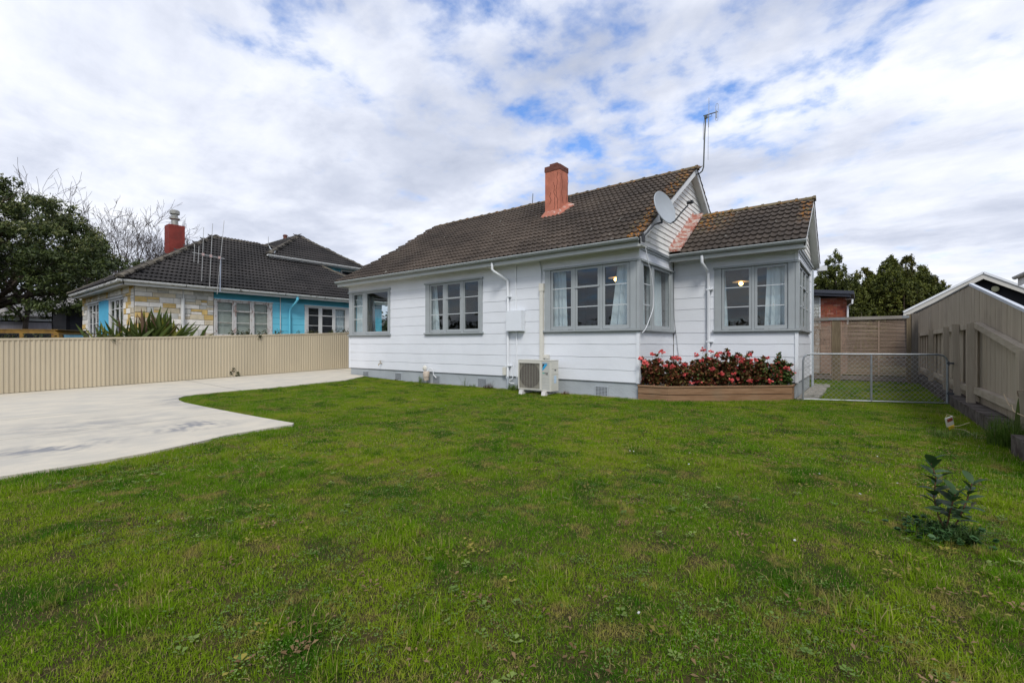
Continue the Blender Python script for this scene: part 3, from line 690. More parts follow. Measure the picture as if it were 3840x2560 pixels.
# downpipes
def pipe(path, r, m, name='downpipe', par=None, n_=12):
    b = MB(); b.tube(path, r, n_); return b.build(name, m, par or H, smooth='auto')
d1 = pipe([(-7.93, 9.44, 3.44), (-7.93, 9.44, 3.27), (-7.90, 9.47, 3.22), (-7.72, 9.80, 3.02), (-7.69, 9.82, 2.97), (-7.69, 9.82, .36)], .035, pvc)
pipe([(-7.69, 9.82, .36), (-7.69, 9.82, -.02)], .034, pvcg, 'downpipe_foot', d1)
for z in (2.55, .66): boxes('pipe_clip', pvc, d1, (-7.74, -7.60, 9.78, 9.88, z - .015, z + .015))
d2 = pipe([(-3.14, 11.82, 3.45), (-3.14, 11.82, 3.28), (-3.12, 11.86, 3.22), (-3.09, 12.14, 3.10), (-3.08, 12.19, 3.05), (-3.08, 12.19, .3)], .037, pvc)
pipe([(-3.085, 12.19, 3.09), (-3.085, 12.19, 2.98)], .044, pvc, 'pipe_socket', d2)
boxes('pipe_clip', pvc, d2, (-3.13, -2.98, 12.15, 12.26, 2.62, 2.65)); boxes('pipe_clip', pvc, d2, (-3.13, -2.98, 12.15, 12.26, 1.3, 1.33))
pipe([(WX1 + .05, YBW - .02, 3.4), (WX1 + .05, YBW - .02, 0)], .035, pvcg)
c1 = pipe([(-7.44, 9.86, 3.40), (-7.44, 9.86, 2.16)], .017, pvc, 'conduit'); pipe([(-7.42, 9.86, 1.6), (-7.40, 9.86, .36)], .02, pvc, 'conduit')
pipe([(-7.40, 9.86, .36), (-7.40, 9.86, 0)], .02, pvcg, 'conduit')
pipe([(-7.52, 9.86, .80), (-7.52, 9.86, .42), (-7.56, 9.86, .30), (-7.66, 9.85, .26)], .012, pvc, 'conduit')
pipe([(-7.80, 9.86, .40), (-7.76, 9.86, .30), (-7.66, 9.85, .20), (-7.50, 9.86, .18)], .012, pvc, 'conduit')
boxes('junction_box', cream, H, (-7.86, -7.74, 9.80, 9.87, .40, .62))
boxes('cable_duct', cream, H, (-6.63, -6.53, 9.80, 9.866, .80, 2.62)); boxes('cable_duct', cream, H, (-6.645, -6.515, 9.79, 9.866, 2.62, 2.82))
pipe([(-6.60, 9.85, 2.82), (-6.60, 9.85, 3.15), (-6.64, 9.83, 3.42)], .013, pvcg, 'conduit')
b = MB(); b.lathe([(.0, 0), (.045, 0), (.05, .02), (.045, .035), (0, .035)], (-6.50, 9.86, .93), 14, Vector((0, -1, 0))); b.box(-6.47, -6.36, 9.83, 9.866, .87, .98); b.build('isolator', cream, H)
# power box
b = MB(); b.box(-7.66, -7.14, 9.71, 9.866, 1.60, 2.155); PB = b.build_at('meter_box', M('meter_box_paint', (.66, .69, .72), .4, .02), (-7.4, 9.71, 1.6))
tag(PB, 'white electricity meter box with closed door on the wall beside the downpipe', 'meter box')
boxes('door', M('meter_door', (.70, .73, .76), .4, .02), PB, (-7.655, -7.145, 9.698, 9.708, 1.605, 2.15))
# gas meter
b = MB(); b.tube([(-10.95, 9.80, .0), (-10.95, 9.80, .38)], .016, 8); GM = b.build_at('gas_meter', cream, (-10.9, 9.8, 0))
tag(GM, 'beige gas meter with regulator and white pipe against the grey plinth', 'gas meter')
bg_ = M('gas_meter_beige', (.50, .42, .34), .6, .1, 8)
b = MB(); b.lathe([(0, .10), (.075, .105), (.085, .13), (.085, .22), (.10, .225), (.10, .25), (.10, .27), (.10, .37), (.08, .40), (0, .40)], (-10.87, 9.72, .0), 16); b.build('meter_body', bg_, GM, smooth='auto')
b = MB(); b.lathe([(0, 0), (.05, .0), (.085, .02), (.085, .04), (.05, .07), (0, .075)], (-10.98, 9.78, .49), 14, Vector((0, -1, .1))); b.tube([(-10.97, 9.74, .42), (-10.97, 9.74, .50)], .025, 8); b.build('regulator', cream, GM, smooth='auto')
b = MB(); b.tube([(-10.82, 9.72, .40), (-10.80, 9.74, .46), (-10.74, 9.76, .50), (-10.68, 9.78, .49), (-10.66, 9.80, .42), (-10.64, 9.82, .28), (-10.55, 9.85, .20)], .013, 8); b.build('gas_pipe', pvc, GM, smooth='auto')
# garden tap
b = MB(); b.tube([(-13.33, 9.87, .58), (-13.33, 9.78, .58), (-13.33, 9.74, .55), (-13.33, 9.73, .50)], .014, 8); b.tube([(-13.33, 9.80, .58), (-13.33, 9.80, .66)], .01, 6); b.box(-13.375, -13.285, 9.79, 9.81, .655, .67)
tag(b.build_at('garden_tap', M('brass', (.40, .30, .15), .4, .2, 20, metal=.8), (-13.33, 9.87, .58)), 'small brass garden tap on the white wall below the corner window', 'tap')
# tube light and junction block under the soffit
b = MB(); b.box(-12.42, -11.0, 9.62, 9.68, 3.375, 3.404); tb = b.build_at('soffit_light', M('lamp_diffuser', (.66, .68, .68), .4), (-11.7, 9.65, 3.4)); tag(tb, 'long white tube light fixed under the eave between the first two windows', 'light')
boxes('light_base', cream, tb, (-11.75, -11.45, 9.70, 9.77, 3.37, 3.404))
b = MB(); b.lathe([(0, 0), (.11, 0), (.10, -.035), (0, -.04)], (-8.25, 9.66, 3.404), 14); b.box(-8.5, -8.15, 9.60, 9.72, 3.39, 3.404); tag(b.build_at('soffit_lamp', cream, (-8.25, 9.66, 3.4)), 'small flat eave lamp unlit beside the angled white downpipe', 'light')
# loose white aerial cable over the corner window, dark wire by the inner corner
def cable(pts, r, m, name, label, cat='cable', n_=5):
    P = [Vector(p) for p in pts]; out_ = []
    for i in range(len(P) - 1):
        p0, p1, p2, p3 = P[max(i - 1, 0)], P[i], P[i + 1], P[min(i + 2, len(P) - 1)]
        for k in range(5):
            t = k / 5; out_.append(.5 * ((2 * p1) + (-p0 + p2) * t + (2 * p0 - 5 * p1 + 4 * p2 - p3) * t * t + (-p0 + 3 * p1 - 3 * p2 + p3) * t ** 3))
    out_.append(P[-1]); b = MB(); b.tube(out_, r, n_); o = b.build_at(name, m, pts[0], smooth=True); tag(o, label, cat); return o
cable([(-3.92, 10.02, 3.52), (-3.88, 10.05, 3.38), (-3.87, 10.12, 3.16), (-3.86, 10.33, 2.85), (-3.86, 10.46, 2.45), (-3.86, 10.43, 2.1), (-3.87, 10.25, 1.85), (-3.88, 10.02, 1.60), (-3.93, 9.92, 1.50)], .009, pvc, 'aerial_cable', 'loose white cable hanging across the narrow side window at the house corner')
cable([(-3.96, 12.20, 3.3), (-3.95, 12.19, 2.4), (-3.94, 12.20, 1.9), (-3.90, 12.22, 1.5), (-3.84, 12.23, .9), (-3.82, 12.23, .5)], .006, dgrey, 'wall_wire', 'thin dark wire running down the inner corner left of the white downpipe', 'wire')
# curtains
def curtain(mp, a, c_, a2, c2, z0, z1, n_, label, fold=.030, seed=0):
    rr = random.Random(seed); N_ = 40; top = []; bot = []; ph = rr.uniform(0, 6); fr = rr.uniform(3.4, 4.6) * (c_ - a) / .45
    b = MB(); rows = []
    for j in range(9):
        t = j / 8; row = []
        for i in range(N_ + 1):
            s = i / N_; u = (a + (c_ - a) * s) * (1 - t) + (a2 + (c2 - a2) * s) * t
            d = fold * (math.sin(2 * math.pi * fr * s + ph) + .45 * math.sin(2 * math.pi * fr * 1.7 * s + 2 * ph)) * (.6 + .5 * t)
            row.append(mp(u, n_ + d, z1 + (z0 - z1) * t))
        rows.append(row)
    b.sweep(rows, None, closed=False, cap=False)
    o = b.build_at('curtain', curt, mp(a, n_, z0), smooth=True, recalc=False); o['label'] = label; o['category'] = 'curtain'; o['group'] = 'pale curtains in the windows of the white house'
curtain(mMain, -15.02, -14.50, -15.02, -14.46, 1.6, 3.10, -.14, 'pale curtain behind the narrow left sash of the leftmost corner window', seed=1)
curtain(mMain, -10.95, -10.72, -10.95, -10.56, 1.6, 3.12, -.15, 'pale curtain at the left edge of the middle three-part window', seed=2)
curtain(mMain, -6.40, -5.98, -6.40, -5.93, 1.6, 3.12, -.15, 'pale curtain on the left side of the large corner window', seed=3)
curtain(mMain, -4.55, -4.20, -4.75, -4.20, 1.6, 3.12, -.15, 'pale curtain on the right side of the large corner window', seed=4)
curtain(mBay, 11.35, 11.75, 11.30, 11.80, 1.6, 3.10, -.16, 'pale curtain behind the wide pane of the side window facing the flowers', seed=5)
curtain(mBay, 10.42, 10.62, 10.40, 10.62, 1.6, 3.10, -.16, 'narrow pale curtain beside the mullion of the side window facing the flowers', seed=6)
curtain(mWing, -1.80, -1.44, -1.86, -1.42, 1.6, 3.12, -.15, 'pale curtain on the right side of the window above the flower box', seed=7)
curtain(mWing, -2.90, -2.74, -2.90, -2.66, 1.6, 3.12, -.15, 'strip of curtain at the left edge of the window above the flower box', seed=8)
curtain(mLeft, 10.58, 10.84, 10.5, 10.9, 1.6, 3.10, -.15, 'pale curtain in the far side wall seen through the leftmost window', seed=9)
curtain(mWingR, 13.15, 13.40, 13.1, 13.45, 1.6, 3.10, -.15, 'pale curtain in the end window around the right corner of the house', seed=10)
curtain(mLeft, 10.12, 10.45, 10.10, 10.5, 1.6, 3.10, -.15, 'pale curtain in the far side wall nearest the corner, seen through the leftmost window', seed=19)
# pendant lamps
def emat(name, c, s):
    n = NT(name); n.b.inputs['Emission Color'].default_value = (*c, 1); n.b.inputs['Emission Strength'].default_value = s; n.b.inputs['Base Color'].default_value = (*c, 1); return n.m
bulbm = emat('lit_bulb', (1, .66, .22), 9); shadem = emat('lamp_shade_warm', (.75, .45, .20), .35)
def pendant(x, y, z, label):
    b = MB(); b.tube([(x, y, z + .04), (x, y, 3.32)], .004, 5); t = b.build_at('pendant_lamp', black, (x, y, z)); tag(t, label, 'lamp')
    b = MB(); b.lathe([(.02, .05), (.06, .04), (.21, .012), (.215, .006), (.06, .03), (.02, .035)], (x, y, z), 24); b.build('lamp_shade', shadem, t, smooth=True)
    b = MB(); b.lathe([(.0, .02), (.03, .01), (.055, -.03), (.055, -.05), (.03, -.085), (0, -.09)], (x, y, z), 16); b.build('bulb', bulbm, t, smooth=True)
pendant(-5.44, 11.85, 3.02 + .07, 'lit pendant lamp with flat shade inside the large corner window')
pendant(-2.60, 13.6, 2.93, 'lit pendant lamp with flat shade inside the window above the flower box')
# ------------------------------------------------------------------ heat pump
acw = M('unit_cream_paint', (.58, .565, .50), .4, .03, 2, spec=.5); acg = M('unit_grey_panel', (.46, .46, .42), .45, .03)
AC = thing('heat_pump', 'cream outdoor heat pump unit with fan grille standing on white feet by the wall', 'heat pump', (-6.4, 9.42, 0))
x0, x1, ya, yb, z0, z1 = -6.90, -5.93, 9.25, 9.60, .105, .845
b = MB(); b.box(x0, x1, ya + .30, yb, z0, z1); b.box(x0, x1, ya, ya + .30, z0, z0 + .03); b.box(x0, x1, ya, ya + .30, z1 - .03, z1); b.box(x0, x0 + .02, ya, ya + .3, z0 + .03, z1 - .03)
b.box(-6.21, -6.19, ya + .02, ya + .3, z0 + .03, z1 - .03); b.box(x1 - .02, x1, ya + .03, ya + .3, z0 + .03, z1 - .03)
b.tube([(x1 - .03, ya + .03, z0 + .03), (x1 - .03, ya + .03, z1 - .03)], .03, 10)
b.build('body', acw, AC)
boxes('top_cover', acw, AC, (x0 - .006, x1 + .006, ya - .008, yb + .004, z1, z1 + .018))
boxes('front_panel', acg, AC, (-6.19, x1 - .035, ya, ya + .02, z0 + .03, z1 - .03))
boxes('front_panel', acw, AC, (x1 - .035, x1 - .005, ya + .002, ya + .03, z0 + .03, z1 - .03))
b = MB()
for i in range(6): b.box(-6.188, x1 - .04, ya - .004, ya, z0 + .10 + i * .075, z0 + .106 + i * .075)
tag(b.build('panel_rib', acw, AC), kind='stuff')
boxes('grille_frame', acw, AC, (x0 + .0, x0 + .035, ya - .014, ya, z0 + .02, z1 - .02), (-6.245, -6.19, ya - .014, ya, z0 + .02, z1 - .02), (x0 + .035, -6.245, ya - .014, ya, z1 - .065, z1 - .02), (x0 + .035, -6.245, ya - .014, ya, z0 + .02, z0 + .045))
b = MB(); k = 0; z = z0 + .055
while z < z1 - .07: b.box(x0 + .035, -6.245, ya - .010, ya - .007, z, z + .0024); z += .0165
for i in range(7): xx = x0 + .10 + i * .083; b.box(xx, xx + .004, ya - .0055, ya - .002, z0 + .045, z1 - .065)
tag(b.build('grille_wires', M('grille_wire', (.42, .40, .34), .5, .05), AC), kind='stuff')
boxes('grille_back', M('fan_void', (.022, .018, .016), .9), AC, (x0 + .02, -6.21, ya + .22, ya + .24, z0 + .03, z1 - .03))
b = MB(); ring = [(-6.57 + .30 * math.cos(2 * math.pi * k / 32), .475 + .30 * math.sin(2 * math.pi * k / 32)) for k in range(32)]; sq = []
for x_, z_ in ring: dx_, dz2 = x_ + 6.57, z_ - .475; s_ = min(.335 / max(abs(dx_), 1e-6), .345 / max(abs(dz2), 1e-6)); sq.append((max(min(-6.57 + dx_ * s_, -6.215), x0 + .022), .475 + dz2 * s_))
for k in range(32): k2 = (k + 1) % 32; b.add([(ring[k][0], ya + .03, ring[k][1]), (ring[k2][0], ya + .03, ring[k2][1]), (sq[k2][0], ya + .03, sq[k2][1]), (sq[k][0], ya + .03, sq[k][1])], [(0, 1, 2, 3)])
b.build('fan_surround', M('fan_surround', (.30, .275, .22), .6, .05), AC, recalc=False)
b = MB(); cx, cz = -6.57, .475
b.lathe([(.30, .0), (.315, .0), (.315, -.1), (.30, -.1)], (cx, ya + .03, cz), 28, Vector((0, -1, 0))); b.build('fan_shroud', M('shroud', (.10, .085, .07), .6, .1), AC)
b = MB(); b.lathe([(0, 0), (.06, 0), (.06, .05), (0, .06)], (cx, ya + .12, cz), 14, Vector((0, -1, 0)))
for i in range(3):
    a0 = i * 2.094 + .4; P = []
    for t, rr_ in [(0, .05), (.0, .17), (.12, .28), (.55, .295), (1.0, .27), (1.1, .16), (.8, .05)]:
        P.append((cx + rr_ * math.cos(a0 + t), ya + .10 + .05 * t, cz + rr_ * math.sin(a0 + t)))
    b.add(P + [(p[0], p[1] + .006, p[2]) for p in P], [tuple(range(7)), tuple(range(13, 6, -1))] + [(j, (j + 1) % 7, 7 + (j + 1) % 7, 7 + j) for j in range(7)])
b.build('fan', M('fan_blade', (.05, .038, .034), .5, .1), AC)
blue = M('logo_blue', (.02, .33, .62), .4, 0); blk = M('logo_black', (.01, .012, .02), .4, 0); tealm = M('logo_teal', (.02, .40, .30), .4, 0)
lg = MB(); yy = ya - .0055
def flat(b, pts): b.add([(x, yy, z) for x, z in pts] + [(x, yy + .002, z) for x, z in pts], [tuple(range(len(pts))), tuple(range(2 * len(pts) - 1, len(pts) - 1, -1))] + [(i, (i + 1) % len(pts), len(pts) + (i + 1) % len(pts), len(pts) + i) for i in range(len(pts))])
flat(lg, [(-6.165, .60), (-6.165, .665), (-6.10, .765), (-6.015, .765)])
lo = lg.build('logo', blue, AC); lg = MB(); flat(lg, [(-6.165, .675), (-6.165, .765), (-6.108, .765)]); lg.build('logo_triangle', blk, lo)
lg = MB(); flat(lg, [(-6.163, .535), (-6.163, .555), (-6.115, .555), (-6.115, .535)]); lg.build('strip', tealm, AC); lg = MB(); flat(lg, [(-6.113, .535), (-6.113, .555), (-6.01, .555), (-6.01, .535)]); lg.build('strip', blk, AC)
def text(s, size, loc, rot, m, name, parent, ext=.0008, align='LEFT'):
    cu = bpy.data.curves.new(name, 'FONT'); cu.body = s; cu.size = size; cu.extrude = ext; cu.align_x = align
    o = bpy.data.objects.new(name, cu); dg = None
    col.objects.link(o); bpy.context.view_layer.update()
    me = bpy.data.meshes.new_from_object(o.evaluated_get(bpy.context.evaluated_depsgraph_get())); bpy.data.objects.remove(o)
    me.materials.clear(); me.materials.append(m)
    o = link(name, me, parent, loc, rot); return o
text('DAIKIN', .040, (-6.165, yy - .001, .772), (R(90), 0, 0), blue, 'lettering', AC)
text('INVERTER', .0175, (-6.11, yy - .002, .539), (R(90), 0, 0), acw, 'lettering', AC, .0004)
text('R32', .03, (-6.06, yy - .001, .508), (R(90), 0, 0), blk, 'lettering', AC)
boxes('rating_label', M('label_paper', (.45, .58, .72), .5, .3, 90), AC, (x1 + .0, x1 + .003, 9.40, 9.50, .30, .48))
boxes('handle', dgrey, AC, (x1 + .0, x1 + .004, 9.42, 9.49, .60, .63)); boxes('side_cover', acw, AC, (x1, x1 + .006, 9.30, 9.56, .655, .665), (x1, x1 + .006, 9.30, 9.56, .52, .53))
for xx in (-6.78, -6.10): 
    b = MB(); b.prism([(9.17, 0), (9.27, 0), (9.25, .10), (9.19, .10)], xx - .055, xx + .055); b.prism([(9.27, 0), (9.62, 0), (9.60, .06), (9.27, .06)], xx - .05, xx + .05)
    b.build('foot', M('foot_white', (.62, .60, .57), .7, .1), AC)
# ------------------------------------------------------------------ satellite dish
DC = Vector((-3.50, 10.22, 4.33)); DN = Vector((.922, -.282, .262)).normalized()
dish = thing('satellite_dish', 'grey satellite dish with dark arm mounted on the verge of the big gable', 'satellite dish', (-3.8, 9.6, 3.6))
Q = DN.to_track_quat('Z', 'Y').to_matrix(); b = MB(); rows = []
def dpt(r_, t, off=0): v = Q @ Vector((r_ * .35 * math.cos(t), r_ * .385 * math.sin(t), (r_ * r_ - 1) * .075 + off)); return DC + v
for off in (0, -.012):
    rs = [.001, .25, .5, .75, .93, 1.0, 1.03] if off == 0 else [1.03, .95, .75, .5, .25, .001]
    for r_ in rs: rows.append([dpt(r_, 2 * math.pi * k / 36, off - (.012 if r_ > 1.01 else 0)) for k in range(36)])
b.sweep(rows, None, True, False); b.build('reflector', M('dish_grey', (.33, .36, .385), .45, .04, 4, spec=.5), dish, smooth='auto')
lnb = Vector((-3.12, 10.55, 4.62)); bot = dpt(1.0, R(-105), -.02)
lnb = DC + Vector((.793, .609, 0)) * .46 + Vector((.09, -.13, .05))
# the arm leaves the lower rim and holds the feed in front of the dish
lows = min([dpt(1.0, R(a), -.01) for a in range(0, 360, 5)], key=lambda v: v.z - .5 * (v.x * .793 + v.y * .609))
b = MB(); b.tube([lows - DN * .05, lows + DN * .08, lows.lerp(lnb, .55) - Vector((0, 0, .03)), lnb - Vector((0, 0, .05))], .017, 8); b.build('feed_arm', dgrey, dish, smooth='auto')
b = MB(); b.lathe([(0, -.06), (.035, -.05), (.04, .0), (.03, .03), (0, .035)], lnb, 14, (DC - lnb).normalized()); b.cbox(lnb + (lnb - DC).normalized() * .07, (.06, .06, .07), Q); b.build('feed_horn', black, dish, smooth='auto')
back = DC - DN * .10 - Vector((0, 0, .16)); b = MB(); b.cbox(back + DN * .02, (.14, .17, .06), Q); b.build('back_bracket', dgrey, dish)
b = MB(); b.tube([(-3.79, 9.62, 3.58), (-3.72, 9.72, 3.70), tuple(Vector((-3.66, 9.92, 3.90))), tuple(back - Vector((0, 0, .14))), tuple(back + Vector((0, 0, .05)))], .024, 8); b.box(-3.80, -3.765, 9.52, 9.70, 3.48, 3.66); b.build('mount_pole', dgrey, dish, smooth='auto')
# ------------------------------------------------------------------ aerials
A = thing('television_aerial', 'tall thin television aerial on a bent pole at the peak of the big gable', 'aerial', (-3.75, 13.7, 6.16))
am = M('aerial_pole', (.10, .11, .10), .5, .1, metal=.4); al_ = M('aerial_rod', (.42, .42, .40), .4, .1, metal=.6)
b = MB(); b.tube([(-3.81, 13.7, 6.15), (-3.70, 13.7, 6.17), (-3.63, 13.7, 6.22), (-3.595, 13.7, 6.32), (-3.57, 13.7, 7.11), (-3.535, 13.7, 7.78)], .020, 8); b.build('pole', am, A, smooth='auto')
b = MB(); b.beam((-3.60, 13.7, 7.79), (-3.22, 13.72, 7.80), .025, .02); b.cbox((-3.53, 13.7, 7.74), (.08, .06, .09)); b.build('boom', am, A)
for (p, q, r_) in [((-3.45, 13.69, 7.42), (-3.445, 13.69, 8.25), .007), ((-3.475, 13.71, 6.50), (-3.465, 13.71, 7.80), .006), ((-3.25, 13.7, 7.62), (-3.25, 13.7, 7.84), .012)]: b = MB(); b.tube([p, q], r_, 6); b.build('rod', al_, A)
b = MB(); b.tube([(-3.265, 13.7, 7.79), (-3.265, 13.7, 7.98), (-3.25, 13.7, 8.02), (-3.22, 13.7, 8.03), (-3.20, 13.7, 7.99), (-3.21, 13.7, 7.58), (-3.225, 13.7, 7.545), (-3.255, 13.7, 7.545), (-3.27, 13.7, 7.58), (-3.268, 13.7, 7.78)], .006, 6); b.build('folded_dipole', al_, A)
b = MB(); b.tube([(-3.40, 13.7, 7.80), (-3.36, 13.68, 7.70), (-3.46, 13.68, 7.70), (-3.56, 13.68, 7.70), (-3.60, 13.69, 7.5), (-3.60, 13.69, 7.1)], .006, 5); b.build('aerial_lead', black, A)
b = MB(); b.tube([(-9.77, 13.95, 6.2), (-9.73, 13.95, 6.86)], .014, 6); tag(b.build_at('vent_pole', am, (-9.77, 13.95, 6.2)), 'short thin pole standing behind the ridge left of the salmon chimney', 'pole')

# ------------------------------------------------------------------ flower box and geraniums
n = NT('planter_wood'); c = n.mix(n.ss(n.noise(3.0, 7, .65, (.6, .6, 7)), .3, .7), (.19, .105, .055), (.29, .175, .10)); c = n.mix(n.ss(n.noise(1.6, 4, .6, loc=(3, 1, 1)), .5, .7, 0, .5), c, (.22, .16, .10))
n.bump(n.noise(9, 6, .6, (.6, .6, 9)), .4, .004); plw = n.fin(c, .75, 0, .2)
PL = thing('flower_box', 'low timber flower box of two stacked boards wrapped round the inner corner of the house', 'planter', (-2.6, 11, 0))
pf = [(-3.97, 9.80), (-3.31, 9.84), (-1.22, 11.78), (-1.22, 12.20)]
def seg(p, q, w, z0, z1, name, m, parent):
    p, q = Vector((*p, 0)), Vector((*q, 0)); d = (q - p).normalized(); nn = Vector((-d.y, d.x, 0)) * w; b = MB()
    b.add([p + Vector((0, 0, z0)), q + Vector((0, 0, z0)), q + nn + Vector((0, 0, z0)), p + nn + Vector((0, 0, z0)), p + Vector((0, 0, z1)), q + Vector((0, 0, z1)), q + nn + Vector((0, 0, z1)), p + nn + Vector((0, 0, z1))],
          [(0, 3, 2, 1), (4, 5, 6, 7), (0, 1, 5, 4), (1, 2, 6, 5), (2, 3, 7, 6), (3, 0, 4, 7)]); return b.build(name, m, parent)
for a_, c_ in zip(pf[:-1], pf[1:]):
    seg(a_, c_, .045, -.03, .143, 'board', plw, PL); seg(a_, c_, .048, .157, .298, 'board', plw, PL); 
    d_ = (Vector(c_) - Vector(a_)).normalized(); o_ = Vector((d_.y, -d_.x)) * .018
    seg(tuple(Vector(a_) + o_ - d_ * .005), tuple(Vector(c_) + o_ + d_ * .004), .085, .308, .338, 'capping', plw, PL)
b = MB(); b.add([(-3.95, 9.9, .27), (-3.33, 9.9, .27), (-1.27, 11.84, .27), (-1.27, 12.25, .27), (-3.95, 12.25, .27)], [(0, 1, 2, 3, 4)]); b.build('planter_soil', soil, PL)
gl_a = foliage_mat('geranium_leaf', (.05, .10, .025), (.11, .18, .04), tr=.15)
gl_b = foliage_mat('geranium_red_leaf', (.13, .036, .02), (.34, .10, .05), tr=.15)
gl_c = foliage_mat('geranium_olive_leaf', (.09, .075, .022), (.24, .18, .055), tr=.15)
stemm = M('geranium_stem', (.10, .07, .03), .8, .2)
petal = foliage_mat('geranium_petal', (.90, .13, .14), (1.0, .32, .28), tr=.25, rough=.5)
def leaf_cloud(rng, C_, n_, size, nrm=None, lob=6, up=.6):
    """n_ round leaves about centres C_: returns V, F(k=4 quads pairs), rnd"""
    idx = rng.integers(0, len(C_), n_); c = C_[idx]; N_ = rng.normal(size=(n_, 3)); N_[:, 2] = np.abs(N_[:, 2]) + up; N_ /= np.linalg.norm(N_, axis=1)[:, None]
    t = np.cross(N_, rng.normal(size=(n_, 3))); t /= np.linalg.norm(t, axis=1)[:, None]; u = np.cross(N_, t)
    s = size * rng.uniform(.55, 1.25, n_)
    ang = np.linspace(0, 2 * np.pi, 7)[:-1] + .3; V = np.zeros((n_, 6, 3))
    for k, a in enumerate(ang): V[:, k] = c + s[:, None] * (math.cos(a) * t + math.sin(a) * u * .9) + N_ * (s * (.18 if k % 2 else -.12))[:, None]
    base = np.arange(n_)[:, None] * 6; F = np.concatenate([base + np.array([[0, 1, 2, 3]]), base + np.array([[0, 3, 4, 5]])])
    return V.reshape(-1, 3), F, np.repeat(rng.uniform(0, 1, n_), 6)
def shrub_mesh(name, V, F, rn, m, parent): o = link(name, raw_mesh(name, V - np.array(org(parent)), F, m, rn), parent); return tag(o, kind='stuff')
rng = np.random.default_rng(11)
# (centre x, y, half width, height, share green, label)
GER = [(-3.78, 10.15, .30, .68, .05, 'leftmost geranium bush, dark red leaves and bare stems against the house corner'),
       (-3.30, 10.30, .36, .58, .05, 'second geranium bush from the left with red brown leaves and pink flowers'),
       (-2.85, 10.72, .36, .62, .10, 'third geranium bush from the left, dull red leaves in the flower box'),
       (-2.50, 11.05, .38, .80, .12, 'tallest geranium bush in the middle of the flower box, in front of the white downpipe'),
       (-2.10, 11.35, .36, .72, .20, 'geranium bush just right of the tallest one, many coral flowers'),
       (-1.78, 11.68, .30, .60, .45, 'geranium bush right of centre, leaves turning from red to green'),
       (-1.42, 11.95, .20, .66, .90, 'rightmost geranium bush with green leaves at the end of the flower box'),
       (-2.05, 11.95, .35, .45, .90, 'low green geranium bush at the back of the flower box near the window')]
fl_specs = [(2405, 1345), (2443, 1327), (2480, 1317), (2418, 1358), (2422, 1365), (2475, 1350), (2530, 1342), (2495, 1370), (2521, 1373), (2570, 1366), (2533, 1340), (2550, 1344), (2557, 1385), (2568, 1402), (2594, 1437), (2615, 1432), (2634, 1313), (2613, 1331), (2630, 1351), (2657, 1344),
            (2672, 1383), (2704, 1400), (2690, 1332), (2701, 1322), (2666, 1317), (2732, 1325), (2750, 1400), (2755, 1376), (2766, 1418), (2745, 1424), (2765, 1337), (2778, 1355), (2781, 1343), (2811, 1329), (2817, 1349), (2817, 1362), (2790, 1391), (2812, 1427), (2830, 1424), (2834, 1348),
            (2877, 1342), (2872, 1372), (2919, 1361), (2929, 1377), (2919, 1395), (2910, 1406), (2969, 1397), (2890, 1428), (2920, 1421), (2948, 1378)]
def ray_w(x, y):
    r, u = (x - 1920) / 1706.67, (1290 - y) / 1706.67; return Vector((r * .7931 - .6091, r * .6091 + .7931, u))
plants = []
for gi, (gx_, gy_, hw, hh, gr, lab) in enumerate(GER):
    t = thing('geranium_bush', lab, 'geranium', (gx_, gy_, .27), 'geraniums in the timber flower box'); plants.append((t, gx_, gy_, hw)); b = MB(); tips = []
    for s in range(24):
        a = rng.uniform(0, 2 * np.pi); rr_ = hw * math.sqrt(rng.uniform(0, 1)) * .95; h = (hh + .12) * rng.uniform(.5, 1.0) * (1 - .25 * (rr_ / hw) ** 2)
        p0 = Vector((gx_ + rr_ * .4 * math.cos(a), gy_ + rr_ * .4 * math.sin(a) * .7, .27)); p2 = Vector((gx_ + rr_ * math.cos(a), gy_ + rr_ * math.sin(a) * .7, .27 + h))
        p2.y = min(p2.y, 12.2 if p2.x > -4 else 99); p2.x = max(min(p2.x, -1.12), -3.99 if p2.y > 9.9 else -4.2)
        p1 = p0.lerp(p2, .5) + Vector(rng.normal(size=3).tolist()) * .04; b.tube([p0, p1, p2], [.008, .006, .004], 4)
        for k in np.linspace(.25, 1, 9): q = p0.lerp(p1, k * 2) if k < .5 else p1.lerp(p2, k * 2 - 1); tips.append(np.array(q) + rng.normal(size=3) * np.array([.045, .04, .035]))
    b.build('stems', stemm, t); C_ = np.array(tips); C_[:, 1] = np.minimum(C_[:, 1], 12.2)
    n_ = 4200 if hw > .25 else 2600; N1 = int(n_ * gr * .9); N2 = int((n_ - N1) * .55)
    for cnt, m_, nm in ((N1, gl_a, 'leaves'), (N2, gl_b, 'leaves'), (n_ - N1 - N2, gl_c, 'leaves')):
        if cnt > 5: V, F, rn = leaf_cloud(rng, C_, cnt, .027); V = V + rng.normal(size=(cnt, 1, 3)).repeat(6, 1).reshape(-1, 3) * .022; V[:, 1] = np.minimum(V[:, 1], 12.235); shrub_mesh(nm, V, F, rn, m_, t)
